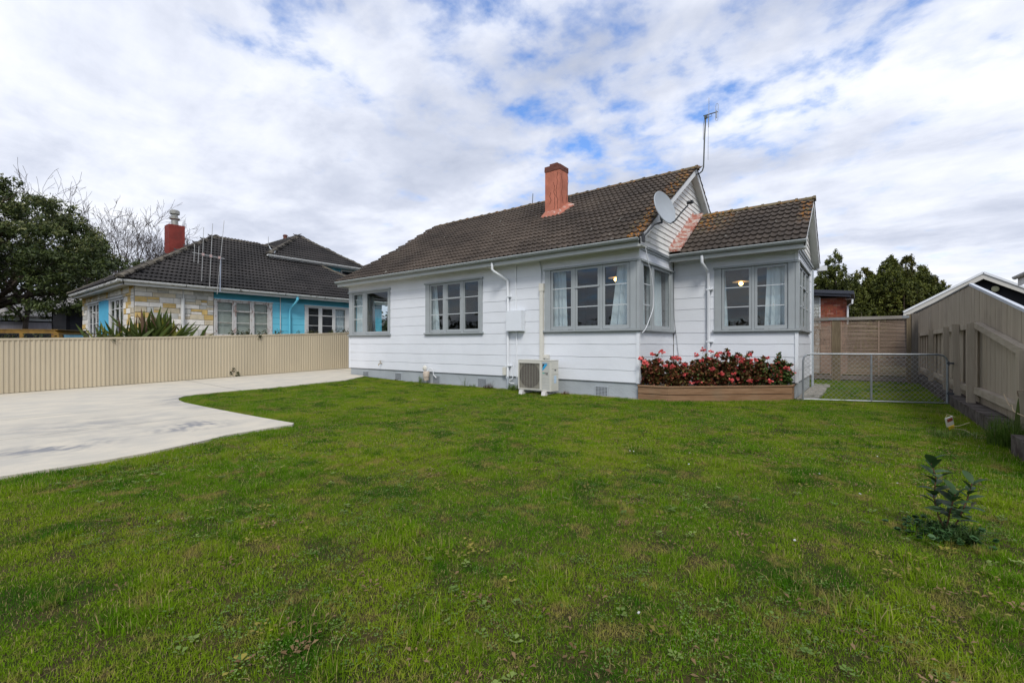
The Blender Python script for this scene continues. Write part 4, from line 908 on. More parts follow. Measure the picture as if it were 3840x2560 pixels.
for (px_, py_) in fl_specs:
    d = ray_w(px_, py_)
    # the flower opens on the near face of the bush row: a vertical sheet from the house corner to the end of the box
    nx_, ny_ = 1.94, -2.09; k = ((-3.75 * nx_ + 9.72 * ny_)) / (d.x * nx_ + d.y * ny_); k *= 1 + rng.uniform(.0, .03); k *= .978; P = CAMP + d * k; P.z = max(P.z, .30)
    t = min(plants[:7], key=lambda q: (q[1] - P.x) ** 2 + (q[2] - P.y) ** 2 * .5)[0]
    m_ = rng.integers(12, 20); C_ = np.array([np.array(P) + rng.normal(size=3) * np.array([.026, .016, .017]) for _ in range(m_)])
    V, F, rn = leaf_cloud(rng, C_, int(m_ * 2.2), .024, up=.1); o = link('flower', raw_mesh('flower', V - np.array(org(t)), F, petal, rn), t)
    if P.z > .85 or rng.uniform() < .3:
        b = MB(); b.tube([P, P + Vector((rng.uniform(-.02, .02), .05, -.14))], .0028, 4); b.build('flower_stalk', gl_a, t)

# ------------------------------------------------------------------ chain-link gate
GT = thing('wire_gate', 'galvanised tube gate filled with diamond wire mesh between the house and the fence', 'gate', (.2, 12.4, 0))
g0, g1 = Vector((-1.03, 11.93, 0)), Vector((1.40, 12.88, 0)); gu = (g1 - g0); GL = gu.length; gu.normalize(); gp = lambda u, z: g0 + gu * u + Vector((0, 0, z))
ZT, ZL = 1.035, .035
b = MB(); b.tube([gp(0, ZL - .03), gp(0, ZT - .16), gp(.02, ZT - .07), gp(.07, ZT - .02), gp(.16, ZT), gp(GL - .16, ZT), gp(GL - .07, ZT - .02), gp(GL - .02, ZT - .07), gp(GL, ZT - .16), gp(GL, ZL - .08)], .019, 10); b.tube([gp(0, ZL), gp(GL, ZL)], .014, 8); b.build('gate_frame', steel, GT, smooth='auto')
b = MB(); b.tube([gp(GL / 2 - .02, ZL), gp(GL / 2 - .02, ZT)], .018, 10); b.build('middle_bar', steel, GT, smooth='auto')
b = MB(); P_ = .098
for s in (1, -1):
    k = -14
    while k * P_ < GL + 1.3:
        u0 = k * P_; pts = []
        # a wire climbing at 45 degrees, clipped to the frame
        za, zb = ZL + .01, ZT - .01; ua, ub = (u0, u0 + (zb - za)) if s > 0 else (u0 + (zb - za), u0)
        def at(u): return (ua + (ub - ua) * u, za + (zb - za) * u)
        lo_, hi_ = 0., 1.
        if ub != ua:
            c0, c1_ = (.015 - ua) / (ub - ua), (GL - .015 - ua) / (ub - ua); lo_, hi_ = max(0, min(c0, c1_)), min(1, max(c0, c1_))
        if hi_ > lo_ + .01:
            p, q = at(lo_), at(hi_); off = Vector((gu.y, -gu.x, 0)) * (.003 * s); b.beam(gp(*p) + off, gp(*q) + off, .0042, .0042, (gu.y, -gu.x, .01))
        k += 1
tag(b.build('wire_mesh', M('mesh_wire', (.30, .31, .30), .5, .2, 30, metal=.4), GT), kind='stuff')
for z in (.22, .84): b = MB(); b.box(1.39, 1.50, 12.86, 12.89, z, z + .035); b.tube([(1.42, 12.87, z - .03), (1.42, 12.87, z + .06)], .014, 6); b.build('hinge', dgrey, GT)

# ------------------------------------------------------------------ slatted timber fence at the back of the side yard
def wood(name, a, c_, st, sc_=4, rnd=.12, grn=None):
    n = NT(name); c = n.mix(n.ss(n.noise(sc_, 7, .65, st), .3, .7), a, c_); g = n.math('ADD', n.math('MULTIPLY', n.rnd(), 2 * rnd), 1 - rnd); cc = n.N('ShaderNodeCombineColor'); [n.L(g, cc.inputs[i]) for i in range(3)]
    c = n.mix(1.0, c, cc.outputs[0], 'MULTIPLY'); c = n.mix(n.ss(n.noise(1.3, 4, .6, loc=(5, 5, 5)), .5, .72, 0, .55), c, grn or sc3(a, .7)); n.bump(n.noise(sc_ * 5, 5, .6, st), .35, .003); return n.fin(c, .85, 0, .15)
slatm = wood('weathered_slat', (.27, .19, .14), (.38, .29, .22), (.5, 1, 8)); postm = wood('weathered_post', (.13, .10, .065), (.21, .165, .105), (8, 8, .6)); capm = wood('weathered_cap', (.22, .20, .175), (.30, .275, .24), (.6, 4, 8))
LF = thing('slatted_fence', 'weathered timber screen fence of thin horizontal slats behind the wire gate', 'fence', (0, 19, 0)); LY = 19.0
slme = {}
for (xa, xb) in [(-2.6, -1.98), (-1.93, -.86), (-.52, .42), (.47, 1.12)]:
    bb = MB(); L2 = xb - xa; bb.box(0, L2, 0, .018, 0, .026); me_ = bb.mesh('slat', slatm); z = .24
    while z < 2.02:
        link('slat', me_, LF, (xa, LY - .01 + random.uniform(-.003, .003), z + random.uniform(-.003, .003)), (0, R(random.uniform(-.15, .15)), 0)); z += .0445
LX = lambda x: x
eachbox('batten', slatm, LF, (.425, .465, LY - .02, LY + .03, .2, 2.04)); eachbox('batten', slatm, LF, (-.56, -.525, LY - .02, LY + .03, .2, 2.04)); eachbox('batten', slatm, LF, (-.855, -.82, LY - .02, LY + .03, .2, 2.04)); eachbox('batten', slatm, LF, (-1.975, -1.935, LY - .02, LY + .03, .2, 2.04))
eachbox('post', postm, LF, (-.81, -.565, LY - .04, LY + .06, -.1, 2.05)); eachbox('post', postm, LF, (1.125, 1.24, LY - .06, LY + .05, -.1, 2.18)); eachbox('post', wood('grey_post', (.12, .105, .09), (.17, .15, .125), (8, 8, .6)), LF, (1.245, 1.40, LY - .08, LY + .05, -.1, 2.21))
eachbox('top_rail', capm, LF, (-2.6, -.75, LY - .06, LY + .06, 2.055, 2.155)); eachbox('top_rail', capm, LF, (-.745, 1.16, LY - .06, LY + .06, 2.055, 2.155))
eachbox('joint_plate', steel, LF, (-.90, -.45, LY - .064, LY - .061, 2.075, 2.14)); eachbox('joint_plate', steel, LF, (1.02, 1.19, LY - .064, LY - .061, 2.075, 2.15))
boxes('base_board', wood('base_board_wood', (.15, .12, .10), (.21, .175, .15), (.6, 4, 8)), LF, (-2.6, 1.14, LY - .035, LY - .012, .06, .20))
tag(boxes('spacer', hole, LF, (-2.6, 1.12, LY + .030, LY + .034, .2, 2.05)) if False else LF)

# ------------------------------------------------------------------ right boundary fence
fencem = wood('taupe_fence_paint', (.33, .275, .205), (.41, .35, .265), (9, 9, .5), 3, .05, (.27, .225, .17)); railm = wood('taupe_rail_paint', (.34, .285, .215), (.43, .37, .285), (5, .6, 6), 3, .05)
RF = thing('boundary_fence', 'tall taupe timber boundary fence with square posts and close vertical palings on the right', 'fence', (1.6, 12, 0))
def ztop(y): return 2.395 - .193 * (12.5 - y) if y < 12.5 else 2.395 + .0042 * (y - 12.5)
y = 6.2; pm_ = {}
while y < 24.4:
    b = MB(); w = .146; b.add([(1.68, y, .12), (1.68, y + w, .12), (1.68, y + w, ztop(y + w)), (1.68, y, ztop(y)), (1.70, y, .12), (1.70, y + w, .12), (1.70, y + w, ztop(y + w)), (1.70, y, ztop(y))],
                              [(0, 3, 2, 1), (4, 5, 6, 7), (0, 1, 5, 4), (2, 3, 7, 6), (0, 4, 7, 3), (1, 2, 6, 5)]); dx = random.uniform(-.003, .003)
    o = b.build('paling', fencem, RF); o.location.x += dx; y += .15
b = MB(); b.beam((1.69, 6.2, ztop(6.2) + .02), (1.69, 12.5, ztop(12.5) + .02), .05, .045); b.build('metal_capping', M('cap_metal_light', (.50, .53, .58), .4, .08), RF); b = MB(); b.beam((1.69, 12.5, ztop(12.5) + .02), (1.69, 24.4, ztop(24.4) + .02), .05, .03); b.build('metal_capping', M('cap_metal_unlit', (.12, .13, .13), .5), RF)  # one and the same cap; the far run is coloured darker as if unlit
def post(x0, x1, y0, y1, z1, bev=0, lean=0):
    b = MB(); P = [(x0, y0), (x1, y0), (x1, y1), (x0, y1)]
    b.add([(px, py, .1) for px, py in P] + [(px + lean, py, z1 - (bev if px == x0 else 0)) for px, py in P], [(0, 3, 2, 1), (4, 5, 6, 7), (0, 1, 5, 4), (1, 2, 6, 5), (2, 3, 7, 6), (3, 0, 4, 7)]); return b.build('post', fencem, RF)
post(1.495, 1.605, 11.40, 11.52, 1.66, .05); post(1.505, 1.61, 12.9, 13.0, 1.655, 0, -.035); post(1.50, 1.60, 14.4, 14.5, 1.645); post(1.50, 1.60, 17.3, 17.4, 1.65); post(1.49, 1.59, 21.0, 21.1, 1.66); post(1.50, 1.66, 8.05, 8.19, 1.175); post(1.5, 1.62, 5.9, 6.05, 1.1)
def rail(p, q, w, h): b = MB(); b.beam(p, q, w, h); return b.build('rail', railm, RF)
rail((1.625, 8.19, 1.12), (1.625, 11.42, 1.59), .09, .10); rail((1.63, 11.5, 1.58), (1.63, 24, 1.58), .08, .10); rail((1.625, 8.15, .42), (1.625, 11.42, .43), .10, .11); rail((1.63, 11.5, .40), (1.63, 24, .40), .08, .11); rail((1.625, 5.9, 1.02), (1.625, 8.1, 1.12), .09, .10)
y = 11.6
# low palings behind the lower posts
while y < 24: boxes('batten', fencem, RF, (1.655, 1.675, y, y + .09, .3, 1.6)); y += .72
kerbm = M('old_kerb_concrete', (.10, .085, .072), .95, .25, 3, bump=.8, bscale=30, dirt=(.05, .035, .028), dirt_t=(.45, .62), dscale=4, rnd=.1)
KB = thing('kerb_wall', 'low stained concrete kerb wall under the right boundary fence', 'wall', (1.5, 12, 0))
y = 8.35
while y < 24: b = MB(); L_ = .39; b.box(1.42 + random.uniform(-.008, .008), 1.665, y, y + L_ - .006, -.08, .205 + random.uniform(-.01, .012)); b.build('block', kerbm, KB); y += L_
for y in (5.6, 6.0, 6.42, 6.84, 7.24): b = MB(); b.box(1.355 + random.uniform(-.006, .006), 1.66, y, y + .40, -.1, .215 + random.uniform(-.008, .008)); b.build('block', kerbm, KB)
cable([(1.52, 8.9, .58), (1.50, 8.5, .47), (1.47, 8.2, .50), (1.46, 8.05, .44), (1.44, 7.4, .45), (1.5, 7.0, .46)], .005, M('twine', (.50, .38, .24), .8), 'twine', 'loose pale twine strung low along the right fence past the nearest post', 'twine')
cable([(1.49, 8.02, .62), (1.48, 8.0, .68), (1.47, 7.9, .70), (1.44, 7.2, .75)], .006, M('rope', (.24, .18, .13), .9), 'rope', 'brown rope knotted round the nearest right fence post', 'rope')

# ------------------------------------------------------------------ left corrugated fence
fm_ = M('beige_metal_sheet', (.49, .42, .30), .5, .05, .8, st=(1, 1, .4), rnd=.07, dirt=(.22, .175, .12), dirt_t=(.72, .95), dscale=3, dst=(1, 3, .8), spec=.4)
CF = thing('corrugated_fence', 'long beige corrugated metal fence with flat capping beside the concrete drive', 'fence', (-17.6, 5, 0))
def ftop(y): 
    P = [(-3, 1.30), (1.26, 1.385), (4.63, 1.47), (11.35, 1.74), (16, 1.92)]
    for (a, p), (c_, q) in zip(P[:-1], P[1:]):
        if y <= c_: return p + (q - p) * (y - a) / (c_ - a)
    return P[-1][1]
y = -2.0; PT = .095
while y < 15:
    b = MB(); rows = []; L_ = 8 * PT; prof = []
    for k in range(8):
        for u, d in [(0, 0), (.42, 0), (.52, .017), (.88, .017), (.98, 0)]: prof.append((y + (k + u) * PT, d))
    r0 = [(-17.6 + d, yy_, gz(-17.5, yy_) + .045) for yy_, d in prof]; r1 = [(-17.6 + d, yy_, ftop(yy_) - .03) for yy_, d in prof]
    N_ = len(prof); b.add(r0 + r1 + [(p[0] - .003, p[1], p[2]) for p in r0 + r1], [(j, j + 1, N_ + j + 1, N_ + j) for j in range(N_ - 1)] + [(2 * N_ + j, 3 * N_ + j, 3 * N_ + j + 1, 2 * N_ + j + 1) for j in range(N_ - 1)])
    b.build('metal_sheet', fm_, CF, recalc=False)
    b = MB(); b.beam((-17.595, y, ftop(y) - .01), (-17.595, y + L_ - .004, ftop(y + L_) - .01), .045, .05); b.build('capping', fm_, CF)
    y += L_
boxes('rail', fm_, CF, (-17.66, -17.62, -2, 15, .25, .31)); 

# ------------------------------------------------------------------ the blue neighbour house
NX, NY = -21.1, 4.791
NH = thing('blue_house', 'neighbouring blue house with patterned stone corner, peeling white gutters and dark tiled hip roof', 'house', (-24, 8, 0))
bluep = M('turquoise_paint', (.15, .53, .68), .5, .04, 1.2, bump=.3, bscale=30, bst=(3, 3, .25), rnd=.02); bluef = M('teal_frieze', (.05, .27, .36), .55, .06)
peelw = peel_mat('peeling_white_frame', (.62, .60, .57), (.27, .20, .17), (.50, .60), 8, (1, 1, .5)); gutw = peel_mat('stained_white_gutter', (.76, .76, .73), (.20, .19, .16), (.57, .63), 3.5, (1, 1, 2)); nwhite = M('neighbour_white', (.60, .60, .58), .6, .06)
mN, mNF = mR(NX), mF(NY)
oA, oB = (7.36, 9.69, 1.50, 3.12), (11.2, 13.62, 1.50, 3.12)
core(NH, mN, NY, 15.6, .2, 3.42, [oA, oB], -.12, 0, dry)
boards(NH, mN, 7.36, 15.6, [oA, oB], bluep, zs=[.35, .645, .945, 1.25, 1.545, 1.85, 2.15, 2.447, 2.745, 3.04, 3.16], seed=20)
boxes('frieze', bluef, NH, (NX + .003, NX + .03, 7.36, 15.6, 3.165, 3.42))
W1, W2 = (-28.46, -26.30, 1.50, 3.10), (-24.62, -22.46, 1.50, 3.10)
core(NH, mNF, -29.6, NX, .2, 3.42, [W1, W2], -.12, 0, dry)
boxes('wall', dry, NH, (-29.6, -29.5, NY, 15.6, .2, 3.4), (-29.6, NX, 15.5, 15.6, .2, 3.4)); boxes('room_floor', carpet, NH, (-29.5, NX - .12, NY + .12, 15.5, .4, .62)); boxes('partition', dry, NH, (-29.5, NX - .12, 10.3, 10.4, .62, 3.4), (-25.0, -24.9, NY + .12, 10.3, .62, 3.4)); boxes('room_ceiling', dry, NH, (-29.5, NX - .12, NY + .12, 15.5, 3.36, 3.40))
window(NH, mN, 7.36, 9.69, [(7.49, 8.04, 'c'), (8.21, 8.75, 't'), (8.93, 9.48, 'c')], z0=1.50, z1=3.12, fm=peelw, bm_=peelw, zp0=1.66, zp1=3.0, zt=2.64, zm=2.15)
window(NH, mN, 11.2, 13.62, [(11.39, 11.90, 'c'), (12.09, 12.63, 't'), (12.80, 13.33, 'c')], z0=1.50, z1=3.12, fm=nwhite, bm_=nwhite, zp0=1.66, zp1=3.0, zt=2.64, zm=2.15)
window(NH, mNF, -28.46, -26.30, [(-28.2, -27.68, 'c'), (-27.5, -27.0, 't'), (-26.85, -26.42, 'c')], z0=1.50, z1=3.10, fm=nwhite, bm_=nwhite, zp0=1.66, zp1=2.98)
window(NH, mNF, -24.62, -22.46, [(-24.3, -23.8, 'c'), (-23.6, -23.1, 't'), (-22.95, -22.55, 'c')], z0=1.50, z1=3.10, fm=nwhite, bm_=nwhite, zp0=1.66, zp1=2.98)
b = MB(); 
for k in range(14): u = -26.28 + k * .117; b.box(u, u + .075, NY - .045, NY - .003, 1.0, 3.08)
b.box(-26.28, -24.64, NY - .022, NY - .004, 1.0, 3.08); b.build('blue_panel', M('blue_rib_panel', (.12, .48, .68), .5, .04), NH)
boxes('window_head', nwhite, NH, (-28.5, -22.42, NY - .05, NY, 3.10, 3.135))
# blinds and nets
for (a_, c_) in [(7.47, 8.06), (8.19, 8.77), (8.91, 9.50)]:
    b = MB(); z = 1.66
    while z < 3.02: b.add([mN(a_, -.055, z), mN(c_, -.055, z), mN(c_, -.075, z + .024), mN(a_, -.075, z + .024)], [(0, 1, 2, 3)]); z += .030
    o = b.build_at('venetian_blind', M('blind_slats', (.62, .62, .54), .6, .03), mN(a_, -.09, 1.66), recalc=False); tag(o, 'closed venetian blind in the %s pane of the peeling white neighbour window' % ('left' if a_ < 8 else 'middle' if a_ < 8.5 else 'right'), 'blind', 'venetian blinds of the neighbour house')
curtain(mN, 12.78, 13.35, 12.78, 13.35, 1.6, 2.98, -.08, 'net curtain in the right pane of the far neighbour window', .02, 12)
# stone cladding, block by block
STC = [M('stone_yellow', (.60, .42, .16), .85, .12, 6, bump=.9, bscale=18, rnd=.08), M('stone_white', (.76, .72, .65), .85, .08, 6, bump=.9, bscale=18, rnd=.08), M('stone_grey', (.50, .49, .445), .85, .12, 6, bump=.9, bscale=18, rnd=.1), M('stone_beige', (.58, .50, .36), .85, .12, 6, bump=.9, bscale=18, rnd=.1)]
mort = M('mortar', (.34, .32, .28), .9)
def stones(mp, u0, u1, z0, z1, ops, seed, quoin=None):
    r_ = random.Random(seed); z = z0
    while z < z1 - .02:
        h = min(r_.choice([.12, .17, .21, .21, .25]), z1 - z); u = u0
        if z1 - (z + h) < .05: h = z1 - z
        while u < u1 - .02:
            L_ = min(r_.uniform(.28, .85), u1 - u)
            if u1 - (u + L_) < .12: L_ = u1 - u
            k = r_.choices([0, 1, 2, 3], [.28, .38, .16, .18])[0]
            if h > .16 and r_.random() < .3 and L_ > .4: parts_ = [(u, u + L_ * .5, z, z + h), (u + L_ * .5, u + L_, z, z + h * .5), (u + L_ * .5, u + L_, z + h * .5, z + h)]
            else: parts_ = [(u, u + L_, z, z + h)]
            for (a_, c_, p_, q_) in parts_:
                if any(a_ < o[1] - .01 and c_ > o[0] + .01 and p_ < o[3] - .01 and q_ > o[2] + .01 for o in ops): 
                    for o in ops:
                        if a_ < o[1] and c_ > o[0]:
                            if c_ > o[1] + .06 and a_ < o[1]: a_ = o[1]
                            elif a_ < o[0] - .06: c_ = o[0]
                            else: a_ = c_
                if c_ - a_ < .05: continue
                t_ = r_.uniform(.028, .05); b = MB(); g_ = .006
                ci, zi = .014, .012
                b.add([mp(a_ + g_, .0, p_ + g_), mp(c_ - g_, .0, p_ + g_), mp(c_ - g_, .0, q_ - g_), mp(a_ + g_, .0, q_ - g_), mp(a_ + g_, t_ - .012, p_ + g_), mp(c_ - g_, t_ - .012, p_ + g_), mp(c_ - g_, t_ - .012, q_ - g_), mp(a_ + g_, t_ - .012, q_ - g_),
                       mp(a_ + g_ + ci, t_, p_ + g_ + zi), mp(c_ - g_ - ci, t_ + r_.uniform(-.006, .006), p_ + g_ + zi), mp(c_ - g_ - ci, t_, q_ - g_ - zi), mp(a_ + g_ + ci, t_ + r_.uniform(-.006, .006), q_ - g_ - zi)],
                      [(0, 1, 5, 4), (1, 2, 6, 5), (2, 3, 7, 6), (3, 0, 4, 7), (4, 5, 9, 8), (5, 6, 10, 9), (6, 7, 11, 10), (7, 4, 8, 11), (8, 9, 10, 11)])
                kk = k if len(parts_) == 1 else r_.choices([0, 1, 2, 3], [.3, .3, .22, .18])[0]
                b.build('stone_block', STC[kk], NH)
            u += L_
        z += h
stones(mN, NY + .0, 7.345, 1.05, 3.42, [], 31)
stones(mNF, -29.6, NX - .0, 1.05, 3.42, [(-28.5, -22.42, 0, 3.14)], 32)
boxes('mortar', mort, NH, (NX, NX + .020, NY, 7.345, .2, 3.42)); boxes('mortar', mort, NH, (-29.6, -28.5, NY - .02, NY, .2, 3.42), (-22.42, NX, NY - .02, NY, .2, 3.42), (-28.5, -22.42, NY - .02, NY, 3.14, 3.42))
# roof of the neighbour
nGX, nGY, nZ = -20.6, 4.29, 3.56; NRX, NRZ = -25.0, 3.56 + .654 * 4.4; nWX = -29.5; nBY = 15.9
b = MB()
A1, A2, A3, A4 = (nGX - .02, nGY + .02, nZ - .03), (nGX - .02, nBY + .6, nZ - .03), (nWX, nBY + .6, nZ - .03), (nWX, nGY + .02, nZ - .03); R1, R2 = (NRX, nGY + 4.42, NRZ - .03), (NRX, nBY - 3.8, NRZ - .03)
b.add([A1, A2, A3, A4, R1, R2], [(0, 1, 5, 4), (1, 2, 5), (2, 3, 4, 5), (3, 0, 4), (0, 3, 2, 1)]); NR = b.build('roof', M('neighbour_roof_underlay', (.03, .028, .026), .9), NH)
tme2 = tile_mesh('roof_tile', tilen); items = []; rr = random.Random(9)
nrow = int(4.4 / .24) + 1
for i in range(nrow):
    d_ = i * .24; u = nGY + d_ + (.15 if i % 2 else 0) - .1; ue = nBY + .6 - d_
    while u < ue:
        # +X slope: local x runs along +Y, the tile climbs towards -X
        if not (10.85 < u < 15.8 and d_ > 3.25): items.append((Vector((nGX + .03 - d_, u, nZ + .654 * d_ + rr.gauss(0, .0022))), Euler((AL + rr.gauss(0, .006), 0, R(90)))))
        u += .30
for i in range(nrow):
    d_ = i * .24; u = nWX + d_; ue = nGX - d_
    while u < ue - .1: items.append((Vector((u, nGY - .03 + d_, nZ + .654 * d_)), Euler((AL, 0, 0)))); u += .30
place_tiles(NR, items, tme2, 'roof_tiles', tilen, 290)
rme2 = ridge_mesh('ridge_tile', ridgen)
def ridge_run(p, q, me, parent, step=.38):
    p, q = Vector(p), Vector(q); d = (q - p); L_ = d.length; d.normalize(); yaw = math.atan2(d.y, d.x); pit = -math.asin(d.z); k = int(L_ / step) + 1
    for i in range(k): link('ridge_tile', me, parent, p + d * (i * step), Euler((0, pit + R(random.uniform(-1, 1)), yaw + R(random.uniform(-1, 1))), 'XYZ'))
ridge_run((nGX + .05, nGY - .05, nZ + .03), (NRX, nGY + 4.4, NRZ - .02), rme2, NR); ridge_run((NRX, nGY + 4.4, NRZ - .03), (NRX, 12.2, NRZ - .03), rme2, NR); ridge_run((nGX + .05, nBY + .6, nZ + .03), (NRX, nBY - 3.8, NRZ - .02), rme2, NR); ridge_run((nWX, nGY, nZ + .03), (NRX - .1, nGY + 4.4, NRZ - .02), rme2, NR)
gutter(nGY - .1, nBY + .6, nGX - .10, 3.53, gutw, gutw, axis='y', par=NH, r=.072, step=1.9, brm=dgrey); gutter(nWX, nGX + .02, nGY + .10, 3.53, gutw, gutw, par=NH, r=.072, step=1.9, brm=dgrey)
boxes('fascia', nwhite, NH, (nGX - .125, nGX - .10, nGY + .1, nBY + .6, 3.36, 3.54), (nWX, nGX - .1, nGY + .10, nGY + .125, 3.36, 3.54)); boxes('soffit', nwhite, NH, (NX, nGX - .125, nGY + .1, nBY + .6, 3.40, 3.42), (nWX, NX, nGY + .125, NY, 3.40, 3.42))
pipe([(NX + .08, 6.28, 3.40), (NX + .08, 6.28, 3.03)], .02, nwhite, 'conduit', NH); pipe([(NX + .1, 6.26, 3.03), (NX + .1, 6.26, .3)], .065, nwhite, 'downpipe', NH)
pipe([(nGX - .05, 10.63, 3.38), (nGX - .07, 10.62, 3.25), (NX + .12, 10.50, 2.92), (NX + .08, 10.46, 2.80), (NX + .08, 10.46, .3)], .05, bluep, 'downpipe', NH); pipe([(nGX - .05, 10.63, 3.42), (nGX - .06, 10.63, 3.28)], .06, bluep, 'pipe_socket', NH); pipe([(NX + .05, 10.04, 3.4), (NX + .05, 10.04, .4)], .018, nwhite, 'conduit', NH)
# its chimney with steel flue
redb = M('red_brick_paint', (.20, .032, .022), .6, .2, 3, bump=.6, bscale=12, bst=(1, 1, 5), dirt=(.14, .03, .022), dirt_t=(.55, .72), dscale=3)
b = MB(); b.box(-24.82, -24.22, 6.70, 7.30, 3.6, 6.56); NC = b.build('chimney', redb, NH)
b = MB(); b.lathe([(0, 0), (.13, 0), (.13, .26), (.20, .30), (.20, .34), (.12, .40), (.12, .50), (.19, .53), (.19, .66), (.15, .70), (0, .70)], (-24.52, 7.0, 6.56), 18); b.build('flue', M('flue_steel', (.34, .33, .29), .4, .25, 8, metal=.6), NC, smooth='auto')
# upper roof block behind
b = MB(); ux, uy0, uy1, uz = -23.5, 10.65, 16.2, 5.72; pk = (-26.0, 13.42, 7.50); pk2 = (-30, 13.42, 7.5)
b.add([(ux, uy0, uz), (ux, uy1, uz), (-32, uy1, uz), (-32, uy0, uz), pk, pk2], [(0, 1, 4), (1, 2, 5, 4), (2, 3, 5), (3, 0, 4, 5), (0, 3, 2, 1)]); UR = b.build('upper_roof', M('upper_roof_underlay', (.03, .028, .026), .9), NH)
al2 = math.atan2(1.78, 2.5); items = []
for i in range(11):
    f_ = i / 10.6; Xp = ux - 2.5 * f_; zp = uz + 1.78 * f_ + .02; ya_, yb_ = uy0 + (pk[1] - uy0) * f_, uy1 + (pk[1] - uy1) * f_; u = ya_ - .1 + (.15 if i % 2 else 0)
    while u < yb_ - .05: items.append((Vector((Xp + .03, u, zp)), Euler((al2, 0, R(90))))); u += .3
for i in range(14):
    f_ = i / 13; ya_ = uy0 + 2.77 * f_; zp = uz + 1.78 * f_ + .02; u = -30.5; xe = ux - 2.5 * f_
    while u < xe - .1: items.append((Vector((u, ya_ - .03, zp)), Euler((math.atan2(1.78, 2.77), 0, 0)))); u += .3
place_tiles(UR, items, tme2, 'roof_tiles', tilen, 0)
ridge_run((ux + .02, uy0 - .03, uz + .04), pk, rme2, UR); ridge_run((ux + .02, uy1 + .03, uz + .04), pk, rme2, UR); ridge_run(pk, pk2, rme2, UR)
gutter(uy0 - .1, uy1 + .1, ux - .04, uz, gutw, gutw, axis='y', par=NH, r=.075, step=1.9, brm=nwhite)
core(NH, mR(-24.05), 10.9, 16.0, 4.0, 5.62, [(15.0, 15.9, 5.08, 5.5)], -.1, 0, bluep, 'upper_wall'); boxes('soffit', nwhite, NH, (-24.05, ux, 10.7, 16.1, 5.60, 5.625)); eachbox('window', nwhite, NH, (-24.06, -23.98, 14.93, 15.0, 5.0, 5.58), (-24.06, -23.98, 15.9, 15.98, 5.0, 5.58), (-24.06, -23.98, 15.0, 15.9, 5.5, 5.58)); boxes('window_void', hole, NH, (-24.5, -24.16, 14.9, 16.0, 4.9, 5.6))
pipe([(-23.55, 10.9, 5.8), (-23.6, 11.0, 5.95), (-23.75, 10.95, 6.0), (-23.9, 10.9, 6.1), (-23.95, 10.85, 6.25)], .03, steel, 'bent_pipe', UR)
b = MB(); b.lathe([(0, 0), (.12, 0), (.12, .55), (.15, .6), (.1, .66), (0, .66)], (-28.3, 13.8, 7.35), 14); b.build('roof_flue', chimc, UR)
# its aerial on a mast at the gutter
A = thing('neighbour_aerial', 'large metal aerial with long vertical rods at the gutter of the blue house', 'aerial', (-20.45, 7.36, 3.4)); aX = -20.45
b = MB(); b.tube([(aX, 7.36, 3.35), (aX, 7.38, 4.72)], .022, 8); b.build('mast', M('aerial_mast', (.33, .37, .44), .4, .1, metal=.3), A); b = MB(); b.beam((aX, 6.41, 4.78), (aX, 7.52, 4.70), .03, .03); b.build('boom', al_, A)
for (ya_, za_, yb_, zb_) in [(6.45, 4.42, 6.47, 5.10), (6.59, 4.38, 6.62, 5.06), (6.71, 3.70, 6.78, 5.82), (6.98, 3.50, 7.09, 6.03), (7.25, 3.25, 7.50, 6.24)]: b = MB(); b.tube([(aX + .02, ya_, za_), (aX + .02, yb_, zb_)], .0095, 6); b.build('rod', al_, A)
for (y_, z_) in [(6.76, 4.755), (7.03, 4.735), (7.33, 4.715)]: boxes('insulator', M('insulator_pink', (.5, .36, .34), .6), A, (aX - .03, aX + .05, y_ - .035, y_ + .035, z_ - .05, z_ + .05))
b = MB(); b.tube([(-25.0, 11.3, 6.4), (-24.98, 11.28, 6.95)], .012, 5); tag(b.build_at('roof_rod', al_, (-25, 11.3, 6.4)), 'short thin rod standing on the dark ridge of the blue house', 'rod')

# ------------------------------------------------------------------ old van behind the fence
vanp = M('mustard_paint', (.22, .125, .025), .45, .22, 3, dirt=(.14, .075, .02), dirt_t=(.5, .7), dscale=5)
V_ = thing('old_van', 'rusty mustard yellow van parked behind the beige fence with a blue windscreen shade', 'van', (-23.7, 3.23, 0)); hv = Vector((.658, .753, 0)); wv = Vector((-.753, .658, 0)); vo = Vector((-23.7, 3.23, 0))
vp = lambda l, w, z: vo - hv * l + wv * w + Vector((0, 0, z))          # l back from the front, w across
def vmp(l, w, z): return tuple(vp(l, w, z))
prof = [(0.05, .35), (-.08, .9), (0.0, 1.18), (.10, 1.66), (.22, 1.76), (.5, 1.80), (3.9, 1.80), (4.15, 1.72), (4.3, 1.2), (4.3, .35)]
b = MB(); b.sweep([[vmp(l, w, z) for l, z in prof] for w in (0, 1.6)], None); b.build('body', vanp, V_)
b = MB(); b.sweep([[vmp(l, w, z) for l, w in [(.1, -.02), (.1, 1.62), (4.2, 1.62), (4.2, -.02)]] for z in (1.765, 1.80)], None); b.build('roof_gutter', vanp, V_)
dgl = M('van_dark_glass', (.012, .013, .014), .08, 0, spec=.6)
for (a_, c_) in [(.35, 1.15), (1.35, 2.5), (2.65, 3.9)]: boxes('side_window', dgl, V_, (a_, c_, -.012, -.004, 1.22, 1.62), mp=vmp); boxes('window_seal', black, V_, (a_ - .03, c_ + .03, -.006, -.002, 1.19, 1.65), mp=vmp)
sh = M('sunshade_blue', (.22, .46, .60), .5, .25, 6); b = MB(); b.add([vmp(-.012, .12, 1.20), vmp(-.012, 1.48, 1.20), vmp(.08, 1.42, 1.62), vmp(.08, .18, 1.62)], [(0, 1, 2, 3)]); o = b.build('windscreen', dgl, V_)
